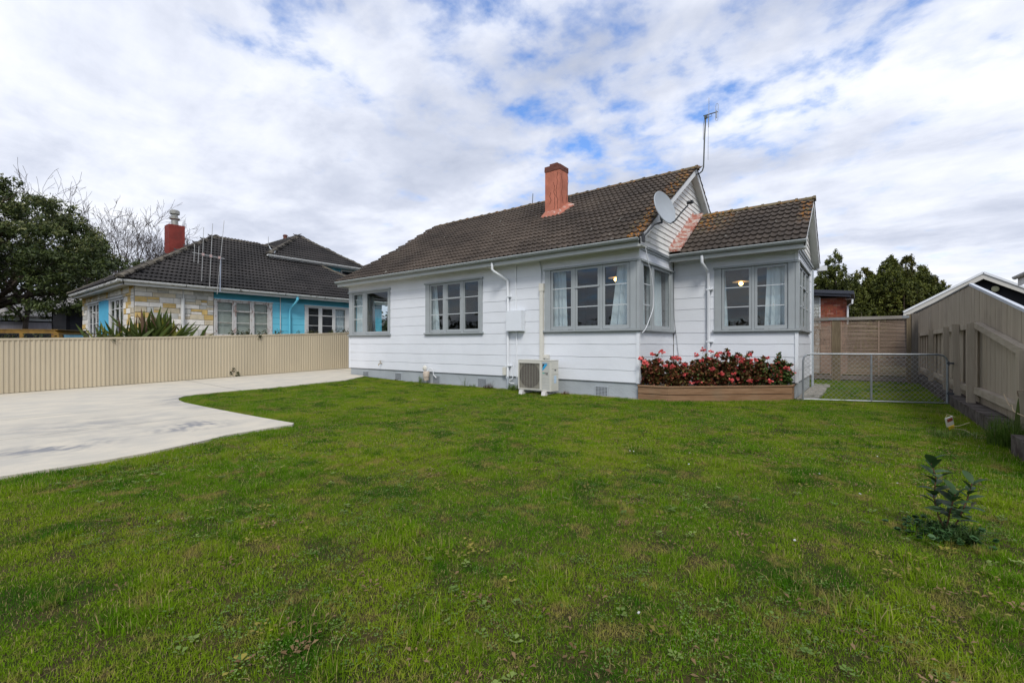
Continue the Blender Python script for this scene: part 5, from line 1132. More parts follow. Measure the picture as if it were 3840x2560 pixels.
b = MB(); b.add([vmp(-.022, .16, 1.22), vmp(-.022, 1.44, 1.22), vmp(.068, 1.40, 1.60), vmp(.068, .22, 1.60)], [(0, 1, 2, 3)]); b.build('sun_shade', sh, V_)
for l in (.9, 3.5):
    for w in (-.03, 1.5): b = MB(); c_ = vp(l, w, .33); b.lathe([(0, 0), (.33, .0), (.33, .15), (0, .15)], c_, 20, wv); b.build('wheel', black, V_)

# ------------------------------------------------------------------ buildings beyond
darkb = M('charcoal_boards', (.030, .032, .042), .6, .06)
SH = thing('charcoal_shed', 'charcoal weatherboard shed partly hidden by the big tree behind the van', 'shed', (-35, 5.5, 0))
sx, sy = -33.0, 4.72; z = .2
while z < 3.1:
    for mp_, a_, c_ in ((mR(sx), sy + .06, 9.5), (mF(sy), -37.2, sx - .06)): b = MB(); b.sweep([[mp_(u, .0, z + .185), mp_(u, .012, z + .185), mp_(u, .03, z), mp_(u, .0, z)] for u in (a_, c_)], None); b.build('board', darkb, SH)
    z += .18
boxes('wall', darkb, SH, (-37.2, sx, sy, 9.5, 0, 3.12)); boxes('corner_board', M('black_trim', (.01, .01, .014), .6), SH, (sx - .09, sx + .05, sy - .05, sy + .09, 0, 3.15)); boxes('corner_board', M('black_trim_b', (.01, .01, .014), .6), SH, (-37.25, -37.15, sy - .05, sy + .05, 0, 3.15))
b = MB(); b.prism([(sy - .3, 3.1), (7.1, 4.2), (9.8, 3.1), (9.8, 3.02), (7.1, 4.1), (sy - .3, 3.02)], -37.5, sx + .25); b.build('roof', M('shed_roof', (.16, .155, .15), .8, .15, 2), SH)
WB = thing('pale_outbuilding', 'long pale outbuilding with white fascia and grey roof behind the tree on the left', 'building', (-46, 3, 0))
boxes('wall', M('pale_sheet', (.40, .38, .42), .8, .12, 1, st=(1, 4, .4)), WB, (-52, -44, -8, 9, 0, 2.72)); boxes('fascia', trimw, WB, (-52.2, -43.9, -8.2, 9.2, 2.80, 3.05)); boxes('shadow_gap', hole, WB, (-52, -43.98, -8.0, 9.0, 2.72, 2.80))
b = MB(); b.prism([(-8.5, 3.05), (9.5, 3.05), (9.5, 3.12), (-8.5, 3.12)], -52, -43.7); b.add([(-43.7, -8.5, 3.13), (-43.7, 9.5, 3.13), (-48, 9.5, 4.9), (-48, -8.5, 4.9), (-52.3, 9.5, 3.13), (-52.3, -8.5, 3.13)], [(0, 1, 2, 3), (3, 2, 4, 5), (1, 4, 2), (0, 3, 5)]); b.build('roof', M('pale_grey_roof', (.30, .285, .27), .8, .15, 2, st=(1, 1, 6)), WB)
# brick shed beyond the slatted fence
BS = thing('brick_shed', 'small red brick shed with dark sloping roof beyond the slatted fence', 'shed', (-1, 24, 0)); by_ = 24.0
bk = [M('brick_red_%d' % i, c_, .85, .15, 20, rnd=.12, bump=.4) for i, c_ in enumerate([(.26, .075, .04), (.22, .055, .035), (.32, .13, .09)])]
boxes('wall', M('shed_mortar', (.24, .15, .11), .9), BS, (-1.42, -.535, by_ + .012, by_ + 3, 0, 3.26)); rr = random.Random(4); bme = [MB() for _ in range(3)]; full = []; half = []
for m_ in bk:
    q = MB(); q.box(0, .222, 0, .05, 0, .078); full.append(q.mesh('brick', m_)); q = MB(); q.box(0, .106, 0, .05, 0, .078); half.append(q.mesh('brick', m_))
z = 2.0; i = 0
while z < 3.22:
    u = -1.42; k = 0
    if i % 2: link('brick', rr.choice(half), BS, (u, by_, z)); u += .116
    while u + .222 < -.50: 
        if z < 3.30 - .12 * (u + 1.42): link('brick', full[rr.choices([0, 1, 2], [5, 4, 1])[0]], BS, (u, by_ + rr.uniform(-.002, .002), z))
        u += .232
    if u + .106 < -.50: link('brick', rr.choice(half), BS, (u, by_, z))
    z += .088; i += 1
z = 2.0
while z < 3.4:
    b = MB(); b.sweep([[(u, by_ + .0, z + .155), (u, by_ - .012, z + .155), (u, by_ - .03, z), (u, by_, z)] for u in (-3.6, -1.46)], None); b.build('board', M('cream_board', (.42, .44, .42), .6) if z == 2.0 else bpy.data.materials['cream_board'], BS); z += .15
boxes('corner_board', trimw, BS, (-1.46, -1.425, by_ - .035, by_ + .02, 1.9, 3.3)); boxes('wall', bpy.data.materials['cream_board'], BS, (-3.6, -1.46, by_ + .0, by_ + 3, 0, 3.3))
dfa = M('navy_fascia', (.045, .05, .065), .4, .05, spec=.5)
for (o0, o1, h_) in [(0, .14, 'a'), (.14, .24, 'b')]:
    b = MB(); e = .0 if h_ == 'a' else -.06; b.add([(-3.8, by_ - .35 - e, 3.85 - o0), (-.25 + 2 * e, by_ - .35 - e, 3.47 - o0), (-.25 + 2 * e, by_ + 3.3, 3.47 - o0), (-3.8, by_ + 3.3, 3.85 - o0), (-3.8, by_ - .35 - e, 3.85 - o1), (-.25 + 2 * e, by_ - .35 - e, 3.47 - o1), (-.25 + 2 * e, by_ + 3.3, 3.47 - o1), (-3.8, by_ + 3.3, 3.85 - o1)],
          [(0, 1, 2, 3), (4, 7, 6, 5), (0, 4, 5, 1), (1, 5, 6, 2), (2, 6, 7, 3), (3, 7, 4, 0)]); b.build('roof' if h_ == 'a' else 'fascia', dfa, BS)
boxes('soffit', M('brown_soffit', (.16, .13, .12), .7), BS, (-.535, -.32, by_ - .3, by_ + 3, 3.12, 3.14)); b = MB(); b.tube([(-.30, by_ - .3, 3.12), (-.31, by_ - .3, 2.95), (-.46, by_ - .1, 2.85), (-.47, by_ - .08, 2.1)], .035, 8); b.build('downpipe', pvc, BS)
# charcoal house with white barge boards on the right
GH = thing('charcoal_house', 'charcoal gabled house with white barge boards and a round flood light behind the right fence', 'house', (4.85, 33, 0)); gy_ = 33.; px0, pz0, k_ = 4.85, 4.80, .61
b = MB(); b.add([(1.85, gy_, 0), (7.9, gy_, 0), (7.9, gy_, 2.9), (px0, gy_, pz0 - .25), (1.85, gy_, 2.9), (1.85, gy_ + 9, 0), (7.9, gy_ + 9, 0), (7.9, gy_ + 9, 2.9), (px0, gy_ + 9, pz0 - .25), (1.85, gy_ + 9, 2.9)], [(0, 1, 2, 3, 4), (5, 9, 8, 7, 6), (0, 4, 9, 5), (1, 6, 7, 2), (2, 7, 8, 3), (3, 8, 9, 4)])
b.build('wall', M('charcoal_stucco', (.022, .022, .027), .8, .06), GH)
for s in (-1, 1):
    ex = px0 + s * 3.05; ez = pz0 - k_ * 3.05; b = MB(); y0_ = gy_ - .45
    b.add([(px0, y0_, pz0), (ex, y0_, ez), (ex, y0_, ez - .24), (px0, y0_, pz0 - .27), (px0, y0_ + .04, pz0), (ex, y0_ + .04, ez), (ex, y0_ + .04, ez - .24), (px0, y0_ + .04, pz0 - .27)], [(0, 1, 2, 3), (4, 7, 6, 5), (0, 4, 5, 1), (1, 5, 6, 2), (2, 6, 7, 3), (3, 7, 4, 0)]); b.build('barge_board', M('cream_barge', (.56, .54, .49), .6, .05) if s < 0 else bpy.data.materials['cream_barge'], GH)
    b = MB(); b.beam((px0, y0_ + .02, pz0 + .05), (ex, y0_ + .02, ez + .05), .14, .10); b.build('roll_cap', trimw, GH)
    b = MB(); b.add([(px0, y0_, pz0 + .02), (ex + s * .1, y0_, ez - .03), (ex + s * .1, gy_ + 9, ez - .03), (px0, gy_ + 9, pz0 + .02)], [(0, 1, 2, 3)]); b.build('roof', M('red_roof', (.20, .06, .045), .7) if s < 0 else bpy.data.materials['red_roof'], GH)
    b = MB(); b.add([(px0, y0_, pz0 - .26), (ex, y0_, ez - .22), (ex, gy_, ez - .22), (px0, gy_, pz0 - .26)], [(0, 1, 2, 3)]); b.build('soffit', bpy.data.materials['black_trim'], GH)
b = MB(); b.lathe([(0, 0), (.15, 0), (.14, .06), (0, .075)], (5.32, gy_ - .12, 4.02), 18, Vector((-.1, -1, -.1))); b.build('flood_light', M('lamp_lens', (.50, .48, .30), .4, .05), GH); b = MB(); b.cbox((4.95, gy_ - .1, 4.0), (.3, .2, .12)); b.lathe([(0, 0), (.09, 0), (.09, .16), (0, .16)], (4.80, gy_ - .1, 4.02), 12, Vector((0, -1, -.2))); b.build('light_bracket', black, GH)
# eave of the house on the far right
EH = thing('right_house', 'house on the far right of which only the pale gutter end shows above the fence', 'house', (7, 19, 0))
boxes('wall', M('right_house_wall', (.50, .50, .48), .7), EH, (5.0, 12, 12, 24.4, 0, 3.5)); b = MB(); b.add([(4.55, 11.5, 3.76), (4.55, 25.0, 3.76), (8.5, 21, 6.3), (8.5, 15.5, 6.3), (12.5, 25, 3.76), (12.5, 11.5, 3.76)], [(0, 1, 2, 3), (1, 4, 2), (0, 3, 5), (3, 2, 4, 5), (0, 5, 4, 1)]); b.build('roof', M('right_roof', (.12, .11, .11), .8, .1), EH)
gutter(11.5, 25.0, 4.47, 3.76, nwhite, trimw, axis='y', par=EH, r=.085, step=2.5); boxes('fascia', nwhite, EH, (4.62, 4.66, 11.5, 24.95, 3.42, 3.70))
# ------------------------------------------------------------------ trees
barkm = M('bark', (.085, .065, .05), .9, .25, 8, bump=.8, bscale=25, bst=(1, 1, .3)); twigm = M('twig', (.13, .105, .09), .9, .2, 5)
RMIN = .004
def branch(b, rng, p, d, L_, r_, depth, maxd, tips, spread=.55, up=.12, segs=3, sides=5, kids=(2, 4), shrink=.72, mids=None):
    pts = [p]; q = p.copy(); dd = d.copy()
    for k in range(segs):
        dd = (dd + Vector(rng.normal(size=3).tolist()) * .13 + Vector((0, 0, up * .3))).normalized(); q = q + dd * (L_ / segs); pts.append(q.copy())
    if depth > 0 or r_ > 0: b.tube(pts, [max(RMIN, r_ * (1 - .38 * i / segs)) for i in range(segs + 1)], max(3, sides - depth), cap=False)
    if mids is not None and depth >= maxd - 2: mids += pts[1:]
    if depth >= maxd: tips.append(q); return
    for k in range(rng.integers(kids[0], kids[1])):
        t = 1.0 if k == 0 else rng.uniform(.35, 1); s = pts[min(int(t * segs), segs)] if k else q
        nd = (dd + Vector(rng.normal(size=3).tolist()) * spread * (.45 if k == 0 else 1) + Vector((0, 0, up))).normalized()
        branch(b, rng, s.copy(), nd, L_ * shrink * rng.uniform(.75, 1.15), r_ * .62, depth + 1, maxd, tips, spread, up, segs, sides, kids, shrink, mids)
def leaf_quads(rng, C_, n_, size, jit, elong=1.6):
    idx = rng.integers(0, len(C_), n_); c = C_[idx] + rng.normal(size=(n_, 3)) * jit; N_ = rng.normal(size=(n_, 3)); N_[:, 2] += .5; N_ /= np.linalg.norm(N_, axis=1)[:, None]
    t = np.cross(N_, rng.normal(size=(n_, 3))); t /= np.linalg.norm(t, axis=1)[:, None]; u = np.cross(N_, t); s = size * rng.uniform(.5, 1.3, n_)[:, None]
    V = np.stack([c - t * s * elong, c + u * s * .55 + N_ * s * .15, c + t * s * elong, c - u * s * .55 + N_ * s * .15], 1); F = np.arange(n_ * 4).reshape(-1, 4)
    rn = np.repeat(np.clip(rng.uniform(0, 1, n_) * .6 + .4 * rng.uniform(0, 1, len(C_))[idx], 0, 1), 4); return V.reshape(-1, 3), F, rn
# the big evergreen on the left: limbs reach out to the right from a trunk outside the picture
TR = thing('evergreen_tree', 'large spreading evergreen tree with tangled bare inner branches at the left edge', 'tree', (-36.8, 1.4, 0))
rng = np.random.default_rng(5); b = MB(); tips = []; mids = []
b.tube([(-36.8, 1.4, 0), (-36.7, 1.5, 1.5), (-36.4, 1.7, 3.0)], [.42, .34, .28], 10)
for k in range(15):
    a = R(-30 + k * 19); el = rng.uniform(.15, .95)
    branch(b, rng, Vector((-36.5, 1.6, 2.6 + .12 * k * .5)), Vector((math.sin(a) * .9, math.cos(a) * .9, el)).normalized(), 2.5, .15, 0, 4, tips, .42, .04, 3, 7, (2, 4), .70, mids)
b.build('trunk', barkm, TR)
C0 = Vector((-36.6, 1.8, 5.2)); lmp = foliage_mat
lm = [foliage_mat('evergreen_leaf_dark', (.028, .048, .013), (.11, .14, .03), tr=.12, spec=.35), foliage_mat('evergreen_leaf_toplit', (.10, .125, .03), (.32, .32, .13), tr=.15, spec=.4)]
cl_d = []; cl_l = []
def clump(c, r_, n_, dst): 
    for _ in range(n_): v = rng.normal(size=3); dst.append((c[0] + v[0] * r_, c[1] + v[1] * r_, c[2] + v[2] * r_ * .5))
for _ in range(620):
    v = Vector(rng.normal(size=3).tolist()).normalized(); v.z = abs(v.z) if rng.uniform() < .86 else v.z * .5
    if v.z < .12 and rng.uniform() < .35: continue
    wob = 1 + .20 * noise.noise(v * 2.4) + .10 * noise.noise(v * 6); rr_ = rng.uniform(.80, 1.0)
    c_ = C0 + Vector((v.x * 5.7, v.y * 5.7, v.z * (4.4 if v.z > 0 else 3.0))) * rr_ * wob
    clump(c_, .26, 26, cl_d)
    if v.z > .15: clump(c_ + Vector((0, 0, .16)), .20, 12, cl_l)  # paler leaves on the clump tops: light from above put into their colour
for t_ in tips:
    if rng.uniform() < .5 and t_.z > 2.6: clump(t_, .18, 12, cl_d)
for _ in range(70): clump(C0 + Vector((rng.uniform(3.6, 6.3), rng.uniform(1, 6.2), rng.uniform(-2.4, .4))), .22, 26, cl_d)
for _ in range(26): clump(Vector((-33.5 + rng.normal() * .8, .6 + rng.normal() * .9, 2.1 + rng.normal() * .45)), .22, 24, cl_d)
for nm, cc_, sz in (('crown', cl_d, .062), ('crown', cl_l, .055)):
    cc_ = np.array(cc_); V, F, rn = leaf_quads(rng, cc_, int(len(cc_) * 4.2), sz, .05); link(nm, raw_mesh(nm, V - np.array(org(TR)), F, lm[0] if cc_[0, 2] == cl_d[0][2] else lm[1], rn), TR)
b = MB(); tt = []
for k in range(60):
    s = mids[rng.integers(0, len(mids))]; branch(b, rng, Vector(s), Vector(rng.normal(size=3).tolist()).normalized(), 1.1, .02, 0, 3, tt, .6, .02, 3, 4, (2, 4), .7)
for o_ in b.build('dead_twigs', twigm, TR),: tag(o_, kind='stuff')
def bare_tree(x, y, h, spread_dir, seed, label, r0=.18, maxd=7, w=.42, tw=1.0):
    rng = np.random.default_rng(seed); t = thing('bare_tree', label, 'tree', (x, y, 0), 'leafless trees behind the blue house'); b = MB(); tips = []
    b.tube([(x, y, 0), (x + .1, y, h * .12), (x, y + .1, h * .25)], [r0, r0 * .85, r0 * .7], 8)
    for k in range(6):
        a = k * 1.15 + rng.uniform(0, 1); branch(b, rng, Vector((x, y + .1, h * .22)), Vector((math.cos(a) * w, math.sin(a) * w, 1)).normalized(), h * .25, r0 * .5, 0, maxd, tips, w, .10, 3, 6, (2, 4), .76)
    b.build('trunk', M('bare_bark_%d' % seed, (.075, .06, .052), .9, .2, 5), t)
def place_at(x_px, t): d = ray_w(x_px, 1290); return d.x * t, d.y * t
RMIN = .009
x_, y_ = place_at(505, 36); bare_tree(x_, y_, 12.0, None, 3, 'bare round-headed tree left of the red neighbour chimney')
x_, y_ = place_at(330, 40); bare_tree(x_, y_, 11.0, None, 8, 'bare tree rising between the evergreen and the round bare tree', w=.5)
x_, y_ = place_at(655, 42); bare_tree(x_, y_, 11.2, None, 12, 'small bare tree showing just beside the red neighbour chimney', maxd=5)
x_, y_ = place_at(90, 30); bare_tree(x_, y_, 12.0, None, 21, 'bare tree whose thin branches reach above the evergreen crown', maxd=6, w=.55)
RMIN = .004
# dark conifers on the right
cf = [foliage_mat('conifer_green', (.030, .045, .010), (.18, .20, .034), tr=.12, sc_=.7), foliage_mat('conifer_olive', (.045, .05, .010), (.21, .20, .035), tr=.12, sc_=.7)]
CL = ['dark conifer nearest the house corner above the brick shed', 'second dark conifer, low one between the two tallest', 'tall dark conifer in the middle of the clump', 'tall conifer right of the middle one with a pointed top', 'conifer with a narrow tip near the right end of the clump', 'shortest conifer at the right end of the clump beside the charcoal house']
for k, (px_, top_, wd) in enumerate([(3130, 955, 2.1), (3235, 1010, 1.6), (3335, 968, 2.1), (3405, 965, 1.7), (3460, 1000, 1.4), (3500, 1045, 1.2)]):
    tt_ = 33.0 + (k % 2) * 1.2; x_, y_ = place_at(px_, tt_); zt = 1.25 + (1290 - top_) / 1706.67 * tt_; rng = np.random.default_rng(40 + k)
    t = thing('conifer_tree', CL[k], 'tree', (x_, y_, 0), 'dark conifers behind the slatted fence'); b = MB(); b.tube([(x_, y_, 0), (x_, y_, zt * .85)], [.2, .06], 8)
    pl = []; nsp = 11
    for q in range(nsp):
        aq = q * 2.4 + k; rq = 0 if q == 0 else wd * rng.uniform(.35, .75); hx, hy = x_ + rq * math.cos(aq), y_ + rq * math.sin(aq); hz = zt if q == 0 else zt * rng.uniform(.66, .93); br = wd * rng.uniform(.55, .75)
        b.tube([(hx * .3 + x_ * .7, hy * .3 + y_ * .7, .3), (hx, hy, hz * .5), (hx, hy, hz * .95)], [.08, .05, .015], 5)
        for w_ in range(int(120 * hz / 7)):
            f = rng.uniform(0, 1) ** .75; zz = .3 + (hz - .3) * f; rad = br * min(1, (1 - f) * 2.6) ** .7 + .05; a_ = rng.uniform(0, 2 * math.pi); rr_ = rad * rng.uniform(.7, 1.1); c_ = np.array([hx + rr_ * math.cos(a_), hy + rr_ * math.sin(a_), zz - rng.uniform(0, .2)]); h_ = rng.uniform(.18, .42)
            pl += [c_ + np.array([rng.normal() * .07 * (1.1 - s_), rng.normal() * .07 * (1.1 - s_), s_ * h_]) for s_ in np.linspace(0, 1, 5)]
    b.build('trunk', barkm, t)
    pl = np.array(pl); V, F, rn = leaf_quads(rng, pl, 70000, .062, .055, 1.4); link('crown', raw_mesh('crown', V - np.array(org(t)), F, cf[k % 2], rn), t)
# shrub with thin twigs by the brick shed
t = thing('wispy_shrub', 'wispy half-bare shrub in front of the brick shed above the slatted fence', 'shrub', (-.75, 22, 0)); b = MB(); rng = np.random.default_rng(77); tips = []
for k in range(26): branch(b, rng, Vector((-.6 + rng.normal() * .35, 22, .8)), Vector((rng.normal() * .35, rng.normal() * .2, 1)).normalized(), .75, .012, 0, 2, tips, .35, .15, 3, 4, (2, 4), .7)
for k in range(20): branch(b, rng, Vector((-1.75 + rng.normal() * .2, 22, 1.2)), Vector((rng.normal() * .25, rng.normal() * .2, 1)).normalized(), .8, .010, 0, 2, tips, .35, .15, 3, 4, (2, 4), .7)
b.build('stems', twigm, t); V, F, rn = leaf_quads(rng, np.array([tuple(p) for p in tips]), 1100, .022, .10); tag(link('leaves', raw_mesh('leaves', V - np.array(org(t)), F, foliage_mat('wispy_leaf', (.10, .10, .03), (.22, .19, .09)), rn), t), kind='stuff')
# distant belt of trees so that the land does not end in a bare line
rng = np.random.default_rng(8); C_ = []
for k in range(1500):
    a = rng.uniform(0, 2 * math.pi); rr_ = rng.uniform(85, 110); hgt = 5.0 + 2.5 * noise.noise(Vector((math.cos(a) * 6, math.sin(a) * 6, 1))); C_.append((rr_ * math.cos(a), rr_ * math.sin(a), rng.uniform(.2, 1) * hgt))
V, F, rn = leaf_quads(rng, np.array(C_), 60000, .55, 1.3, 1.2); tag(link('distant_trees', raw_mesh('distant_trees', V, F, foliage_mat('distant_foliage', (.02, .032, .014), (.06, .075, .03), tr=.05), rn)), 'low belt of distant trees along the horizon', 'trees', kind='stuff')

# ------------------------------------------------------------------ strap-leaved plant and creepers behind the left fence
flm = [foliage_mat('flax_green', (.07, .10, .018), (.20, .23, .04), tr=.15), foliage_mat('flax_yellow', (.16, .16, .02), (.22, .20, .03), tr=.15), foliage_mat('flax_dead', (.16, .10, .06), (.24, .17, .11), tr=.1)]
FX = thing('flax_plant', 'spiky broad-leaved flax clump standing above the beige fence at the stone corner', 'plant', (-19.3, 4.8, 0)); rr = random.Random(6)
def strap(p0, d, L_, w, droop, m, parent, name='leaf'):
    b = MB(); N_ = 7; rl = random.gauss(0, .7); side = d.cross(Vector((math.cos(rl), math.sin(rl), .1))).normalized(); v = []
    for i in range(N_ + 1):
        t = i / N_; c_ = p0 + d * L_ * t + Vector((0, 0, -droop * L_ * t * t)); ww = w * min(1, 2.2 * t + .45) * (1 - t ** 3.0) + .002; v += [c_ - side * ww, c_ + Vector((0, 0, -ww * .5)), c_ + side * ww]
    b.add(v, [(3 * i + j, 3 * i + j + 1, 3 * i + j + 4, 3 * i + j + 3) for i in range(N_) for j in range(2)]); b.build(name, m, parent, recalc=False)
for k in range(210):
    a = rr.uniform(0, 2 * math.pi); tilt = abs(rr.gauss(0, .95)); L_ = rr.uniform(1.05, 1.75) * (1 - .10 * tilt); oy = rr.gauss(0, .38)
    if rr.random() < .25: oy += rr.choice([-.8, .75])
    d = Vector((math.sin(tilt) * math.cos(a) * .75, math.sin(tilt) * math.sin(a) * 1.25, math.cos(tilt))).normalized()
    strap(Vector((-19.25 + rr.gauss(0, .12), 4.85 + oy, 1.0 - .15 * abs(oy))), d, L_ * (1.05 - .12 * min(1, abs(oy))), rr.uniform(.045, .075), rr.uniform(0, .22), flm[rr.choices([0, 1, 2], [7, 2, 1.6])[0]], FX)
crm = foliage_mat('creeper_leaf', (.03, .05, .012), (.09, .10, .03), tr=.15, dead=(.18, .09, .05))
def creeper(y0, y1, zt, n_, label, seed, xx=-17.9, drop=None):
    rng = np.random.default_rng(seed); t = thing('creeper', label, 'creeper', (xx, (y0 + y1) / 2, 1.0)); b = MB(); P = []
    for k in range(30):
        y = rng.uniform(y0, y1); p = Vector((xx + rng.normal() * .06, y, ftop(y) - .35)); q = p + Vector((rng.normal() * .1, rng.normal() * .2, .35 + zt * rng.uniform(.3, 1.25))); b.tube([p, p.lerp(q, .5) + Vector((0, rng.normal() * .05, 0)), q], [.006, .004, .002], 4); P += [tuple(p.lerp(q, s)) for s in np.linspace(.3, 1, 6)]
    if drop: P += [(-17.57, drop + rng.normal() * .05, ftop(drop) - rng.uniform(0, .16)) for _ in range(7)]
    b.build('stems', stemm, t); V, F, rn = leaf_cloud(rng, np.array(P), n_, .026); V = V + rng.normal(size=(n_, 1, 3)).repeat(6, 1).reshape(-1, 3) * .03; shrub_mesh('leaves', V, F, rn, crm, t)
creeper(6.6, 8.6, .16, 800, 'straggly creeper along the fence top below the peeling white window', 61, drop=7.6); creeper(9.3, 12.2, .12, 900, 'creeper along the fence top below the far neighbour window', 62); creeper(3.0, 3.9, .14, 280, 'small creeper on the fence top left of the flax', 63, drop=3.5)
creeper(.2, 2.2, .10, 350, 'leafy shoots behind the fence in front of the mustard van', 64)
for (y, z, n_) in [(6.72, .30, 26), (6.92, .16, 34)]:
    rng = np.random.default_rng(int(y * 100)); V, F, rn = leaf_cloud(rng, np.array([(-17.57, y + rng.normal() * .05, z + rng.normal() * .07) for _ in range(9)]), n_, .03); o = link('fence_weed', raw_mesh('fence_weed', V, F, crm, rn)); tag(o, 'small green weed growing through the beige fence %s' % ('higher of two' if z > .2 else 'near its foot'), 'weed')

# ------------------------------------------------------------------ sapling, label, weeds
spm = foliage_mat('sapling_leaf', (.04, .085, .025), (.10, .15, .06), tr=.2, rough=.5, spec=.25); SP = thing('sapling', 'small broad-leaved sapling with two stems on the right side of the lawn', 'sapling', (.44, 4.09, 0)); b = MB()
S1 = [Vector((.45, 4.08, 0)), Vector((.40, 4.06, .12)), Vector((.375, 4.05, .25)), Vector((.385, 4.04, .38)), Vector((.36, 4.03, .48))]; S2 = [Vector((.45, 4.08, 0)), Vector((.50, 4.10, .12)), Vector((.535, 4.10, .24)), Vector((.56, 4.1, .36))]; S3 = [Vector((.44, 4.08, .05)), Vector((.45, 4.02, .18)), Vector((.47, 4.0, .30))]
for S in (S1, S2, S3): b.tube(S, [.0045, .004, .0035, .003, .0025][:len(S)], 6)
b.build('stem', M('sapling_stem', (.13, .06, .035), .7), SP, smooth='auto'); rr = random.Random(3)
def oval(p, d, L_, w, m, parent, name='leaf', curl=.25):
    d = d.normalized(); s = d.cross(Vector((0, 0, 1))); s = s.normalized() if s.length > .05 else Vector((1, 0, 0)); n_ = s.cross(d); b = MB(); v = []
    for i in range(6): t = i / 5; ww = w * math.sin(math.pi * (t * .88 + .06)) ** .8; c_ = p + d * L_ * t - n_ * (-1) * 0 - Vector((0, 0, curl * L_ * t * t)); v += [c_ - s * ww + n_ * ww * .3, c_, c_ + s * ww + n_ * ww * .3]
    b.add(v, [(3 * i + j, 3 * i + j + 1, 3 * i + j + 4, 3 * i + j + 3) for i in range(5) for j in range(2)]); b.build(name, m, parent, smooth=True, recalc=False)
for S in (S1, S2, S3):
    n_ = 22 if S is S1 else 15
    for k in range(n_):
        t = .28 + .72 * k / (n_ - 1); q = t * (len(S) - 1); i = min(int(q), len(S) - 2); p = S[i].lerp(S[i + 1], q - i); a = k * 2.4 + rr.uniform(-.4, .4); el = .5 + .9 * (t > .85) + rr.uniform(-.3, .5); oval(p, Vector((math.cos(a), math.sin(a), el)), rr.uniform(.085, .13), rr.uniform(.022, .032), spm, SP)
pale = foliage_mat('sapling_leaf_back', (.22, .20, .15), (.26, .24, .18)); oval(Vector((.555, 4.06, .22)), Vector((.25, -.3, .9)), .06, .017, pale, SP)
tagm = M('tag_white', (.60, .60, .56), .5, .05); LT = thing('plant_tag', 'torn white and yellow plant label lying crooked in the grass near the right kerb', 'plant label', (.955, 8.6, 0)); Mx = Euler((R(20), R(-25), R(30))).to_matrix()
b = MB(); b.cbox((.955, 8.6, .19), (.10, .006, .15), Mx); b.build('card', tagm, LT); b = MB(); b.cbox((.975, 8.590, .115), (.075, .008, .05), Mx); b.build('card_foot', M('tag_yellow', (.60, .42, .03), .5), LT); b = MB(); b.cbox((.958, 8.588, .215), (.07, .008, .05), Mx); b.build('card_picture', M('tag_brown', (.22, .06, .03), .5, .5, 60), LT)
b = MB(); b.tube([(.99, 8.58, .13), (1.05, 8.55, .15), (1.14, 8.5, .21)], .004, 4); b.tube([(.92, 8.62, .24), (.94, 8.66, .28), (1.02, 8.66, .25)], .003, 4); b.tube([(.99, 8.6, .10), (1.1, 8.55, .10), (1.22, 8.45, .02)], .003, 4); b.build('tie', M('tag_twine', (.45, .36, .22), .8), LT)
wg = foliage_mat('weed_grass', (.07, .14, .015), (.16, .25, .04), tr=.3, dead=(.30, .25, .12))
def tuft(x, y, n_, h, r_, label, seed, m=None, cat='weed', lean=.5, w=.004, z=0, name='grass_tuft'):
    rng = np.random.default_rng(seed); a = rng.uniform(0, 2 * np.pi, n_); rr_ = r_ * np.sqrt(rng.uniform(0, 1, n_)); p = np.stack([x + rr_ * np.cos(a), y + rr_ * np.sin(a), np.full(n_, z)], 1); b2 = rng.uniform(0, 2 * np.pi, n_); ln = np.abs(rng.normal(size=n_)) * lean; H_ = h * rng.uniform(.4, 1.1, n_)
    d = np.stack([np.cos(b2), np.sin(b2), np.zeros(n_)], 1); s = np.stack([-np.sin(b2), np.cos(b2), np.zeros(n_)], 1) * w; up = np.array([0, 0, 1.])
    V = []; 
    for t in (0, .35, .7, 1.0): c_ = p + up * (H_ * (t - .25 * ln * t * t).clip(0))[:, None] + d * (H_ * ln * t * t)[:, None]; k = (1, .9, .6, .06)[(0, .35, .7, 1.0).index(t)]; V += [c_ - s * k, c_ + s * k]
    V = np.stack(V, 1); base = np.arange(n_)[:, None] * 8; F = np.concatenate([base + np.array([[2 * i, 2 * i + 1, 2 * i + 3, 2 * i + 2]]) for i in range(3)]); o = link(name, raw_mesh(name, V.reshape(-1, 3), F, m or wg, np.repeat(rng.uniform(0, 1, n_), 8))); return tag(o, label, cat) if label else o
tuft(1.42, 7.95, 700, .40, .20, 'dense tuft of long grass in the gap between the kerb blocks at the right fence', 70, cat='grass tuft'); tuft(.98, 8.40, 240, .15, .24, 'flattened long grass round the plant label', 71, cat='grass tuft', lean=1.6)
tuft(.47, 4.04, 380, .12, .11, 'dark clump of grass and clover at the foot of the sapling', 72, foliage_mat('clump_leaf', (.03, .07, .012), (.07, .13, .03), tr=.25), 'grass tuft', 1.3, .005)
cv = np.array([(.44 + rng.normal() * .10 - .04, 4.02 + rng.normal() * .09 - .04, .03 + abs(rng.normal()) * .03) for _ in range(70)]); V, F, rn = leaf_cloud(rng, cv, 420, .018, up=1.5); o = link('clover_clump', raw_mesh('clover_clump', V, F, foliage_mat('clover_clump_leaf', (.03, .08, .02), (.07, .15, .05), tr=.2), rn)); tag(o, 'low round-leaved clover spreading round the foot of the sapling', 'clover', kind='stuff')
b = MB(); o = thing('leek_plant', 'single tall stiff green leaf with a white edge in front of the nearest fence post', 'plant', (1.44, 7.85, 0)); strap(Vector((1.44, 7.85, .0)), Vector((.03, 0, 1)).normalized(), .62, .028, 0, flm[0], o); strap(Vector((1.415, 7.84, .0)), Vector((-.02, 0, 1)).normalized(), .48, .008, 0, M('pale_stalk', (.5, .5, .42), .6), o)
